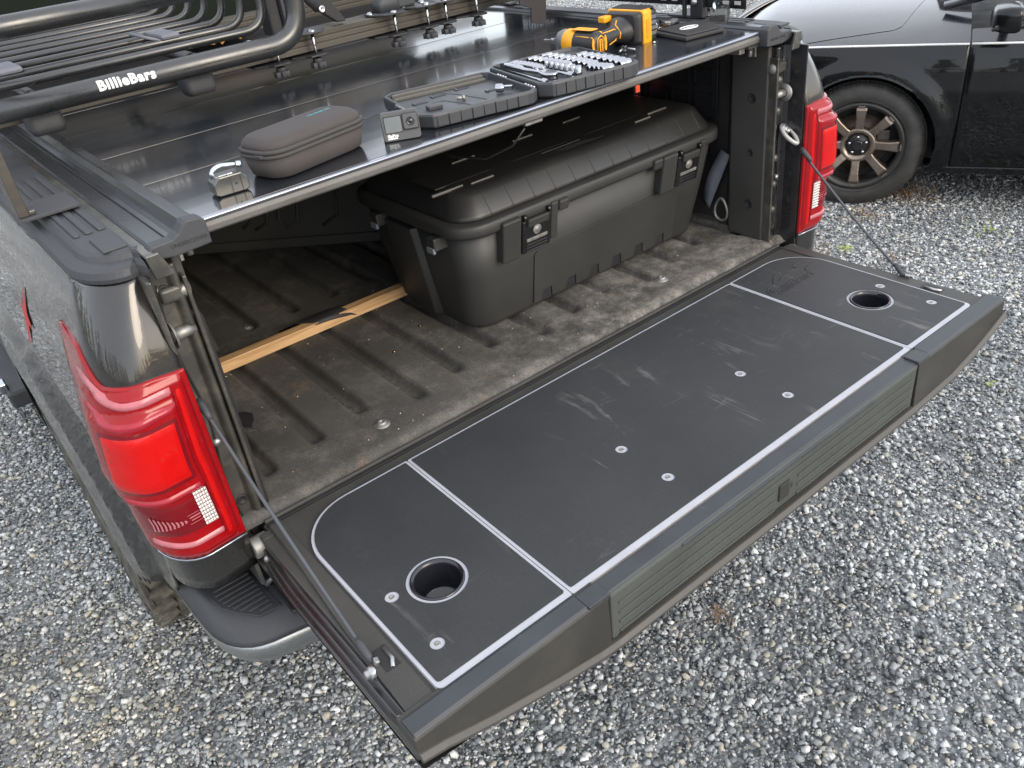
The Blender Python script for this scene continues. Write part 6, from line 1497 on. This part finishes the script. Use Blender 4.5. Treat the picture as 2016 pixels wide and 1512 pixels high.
weed(3.05, 0.40, 34, 0.03, M_leafg, 'green_weed', 'sparse yellow green blades in the gravel below the car door', 'weed', 0.12, 0.003, 9)
weed(0.238, -0.232, 46, 0.028, M_straw, 'dry_weed', 'small reddish brown dry tuft on the gravel below the tailgate step', 'weed', 0.045, 0.0022, 10)
# autumn leaves lying at the front of the bed behind the rack
r_ = random.Random(11); lm = MB()
for i in range(260):
    x, y = r_.uniform(-0.14, 0.10), r_.uniform(1.63, 1.72); z = 0.562+r_.uniform(0, 0.04); a = r_.uniform(0, 6.28); s_ = r_.uniform(0.012, 0.026)
    t_ = Vector((math.cos(a), math.sin(a), r_.uniform(-.5, .5))); n_ = Vector((-t_.y, t_.x, r_.uniform(-.5, .5))); c = Vector((x, y, z))
    lm.add([c-t_*s_, c+n_*s_*.5, c+t_*s_, c-n_*s_*.5], [(0,1,2,3)])
lo = obj('fallen_leaves', lm, M_leaf); lo.matrix_world = RX.copy(); tag(lo, 'orange fallen leaves heaped at the front end of the bed cover behind the rack', None, None, 'stuff')

# ================================================================== SURROUNDINGS (out of frame, seen in the paint and the glossy cover)
def tree_mass(name, cx, cy, n, h, w_, seed, label):
    r = random.Random(seed); mb = MB()
    for i in range(n):
        x = cx[0]+(cx[1]-cx[0])*i/n+r.uniform(-1, 1); y = cy[0]+(cy[1]-cy[0])*i/n+r.uniform(-1, 1); hh = h*r.uniform(.65, 1.1)
        mb.tube([(x, y, GZ), (x, y, GZ+hh*.9)], [0.18, 0.05], 6)
        for k in range(130):
            z = hh*r.uniform(0.12, 1.0); rad = w_*(1.05-z/hh)*r.uniform(.3, 1); a = r.uniform(0, 6.28); s_ = r.uniform(.25, .6)
            c = Vector((x+rad*math.cos(a), y+rad*math.sin(a), GZ+z)); t_ = Vector((math.cos(a), math.sin(a), -.4))*s_; n_ = Vector((-math.sin(a), math.cos(a), r.uniform(-.4, .4)))*s_
            mb.add([c-t_*.5, c+n_*.6, c+t_, c-n_*.6], [(0,1,2,3)])
    o = obj(name, mb, M_tree); tag(o, label, None, None, 'stuff')
tree_mass('tree_line', (-26, -24), (-22, 26), 26, 7.5, 2.2, 1, 'line of dark trees far along the left side of the yard')
tree_mass('tree_line', (-13, -3), (14, 34), 16, 8.0, 2.6, 4, 'line of dark trees ahead of the truck on the left')
tree_mass('tree_line', (-18, 24), (-30, -28), 22, 5.0, 2.0, 2, 'line of dark trees far behind the truck')
tree_mass('tree_line', (16, 34), (34, 20), 14, 2.6, 1.6, 3, 'line of dark trees far beyond the black car')

# loose grit on the bed floor
r_ = random.Random(21); gm = MB(); gm2 = MB()
for i in range(130):
    x, y = r_.uniform(-0.70, 0.70), r_.uniform(0.05, 0.70); s_ = r_.uniform(0.0008, 0.0021)
    z = floor_z(x, y); t_ = gm if r_.random() < 0.7 else gm2
    t_.add([(x-s_, y, z), (x, y-s_*.7, z), (x+s_, y+s_*.2, z), (x, y+s_*.8, z), (x, y, z+s_)], [(0,1,4),(1,2,4),(2,3,4),(3,0,4)])
g1 = obj('grit', gm, pm('pale_grit', (0.5, 0.46, 0.38), 0.8, 0, 0.3, 60)); g1.matrix_world = RX.copy(); tag(g1, 'pale grit scattered over the bed floor', None, None, 'stuff')
g2 = obj('wood_crumbs', gm2, M_wood); g2.matrix_world = RX.copy(); tag(g2, 'brown wood crumbs scattered over the bed floor', None, None, 'stuff')
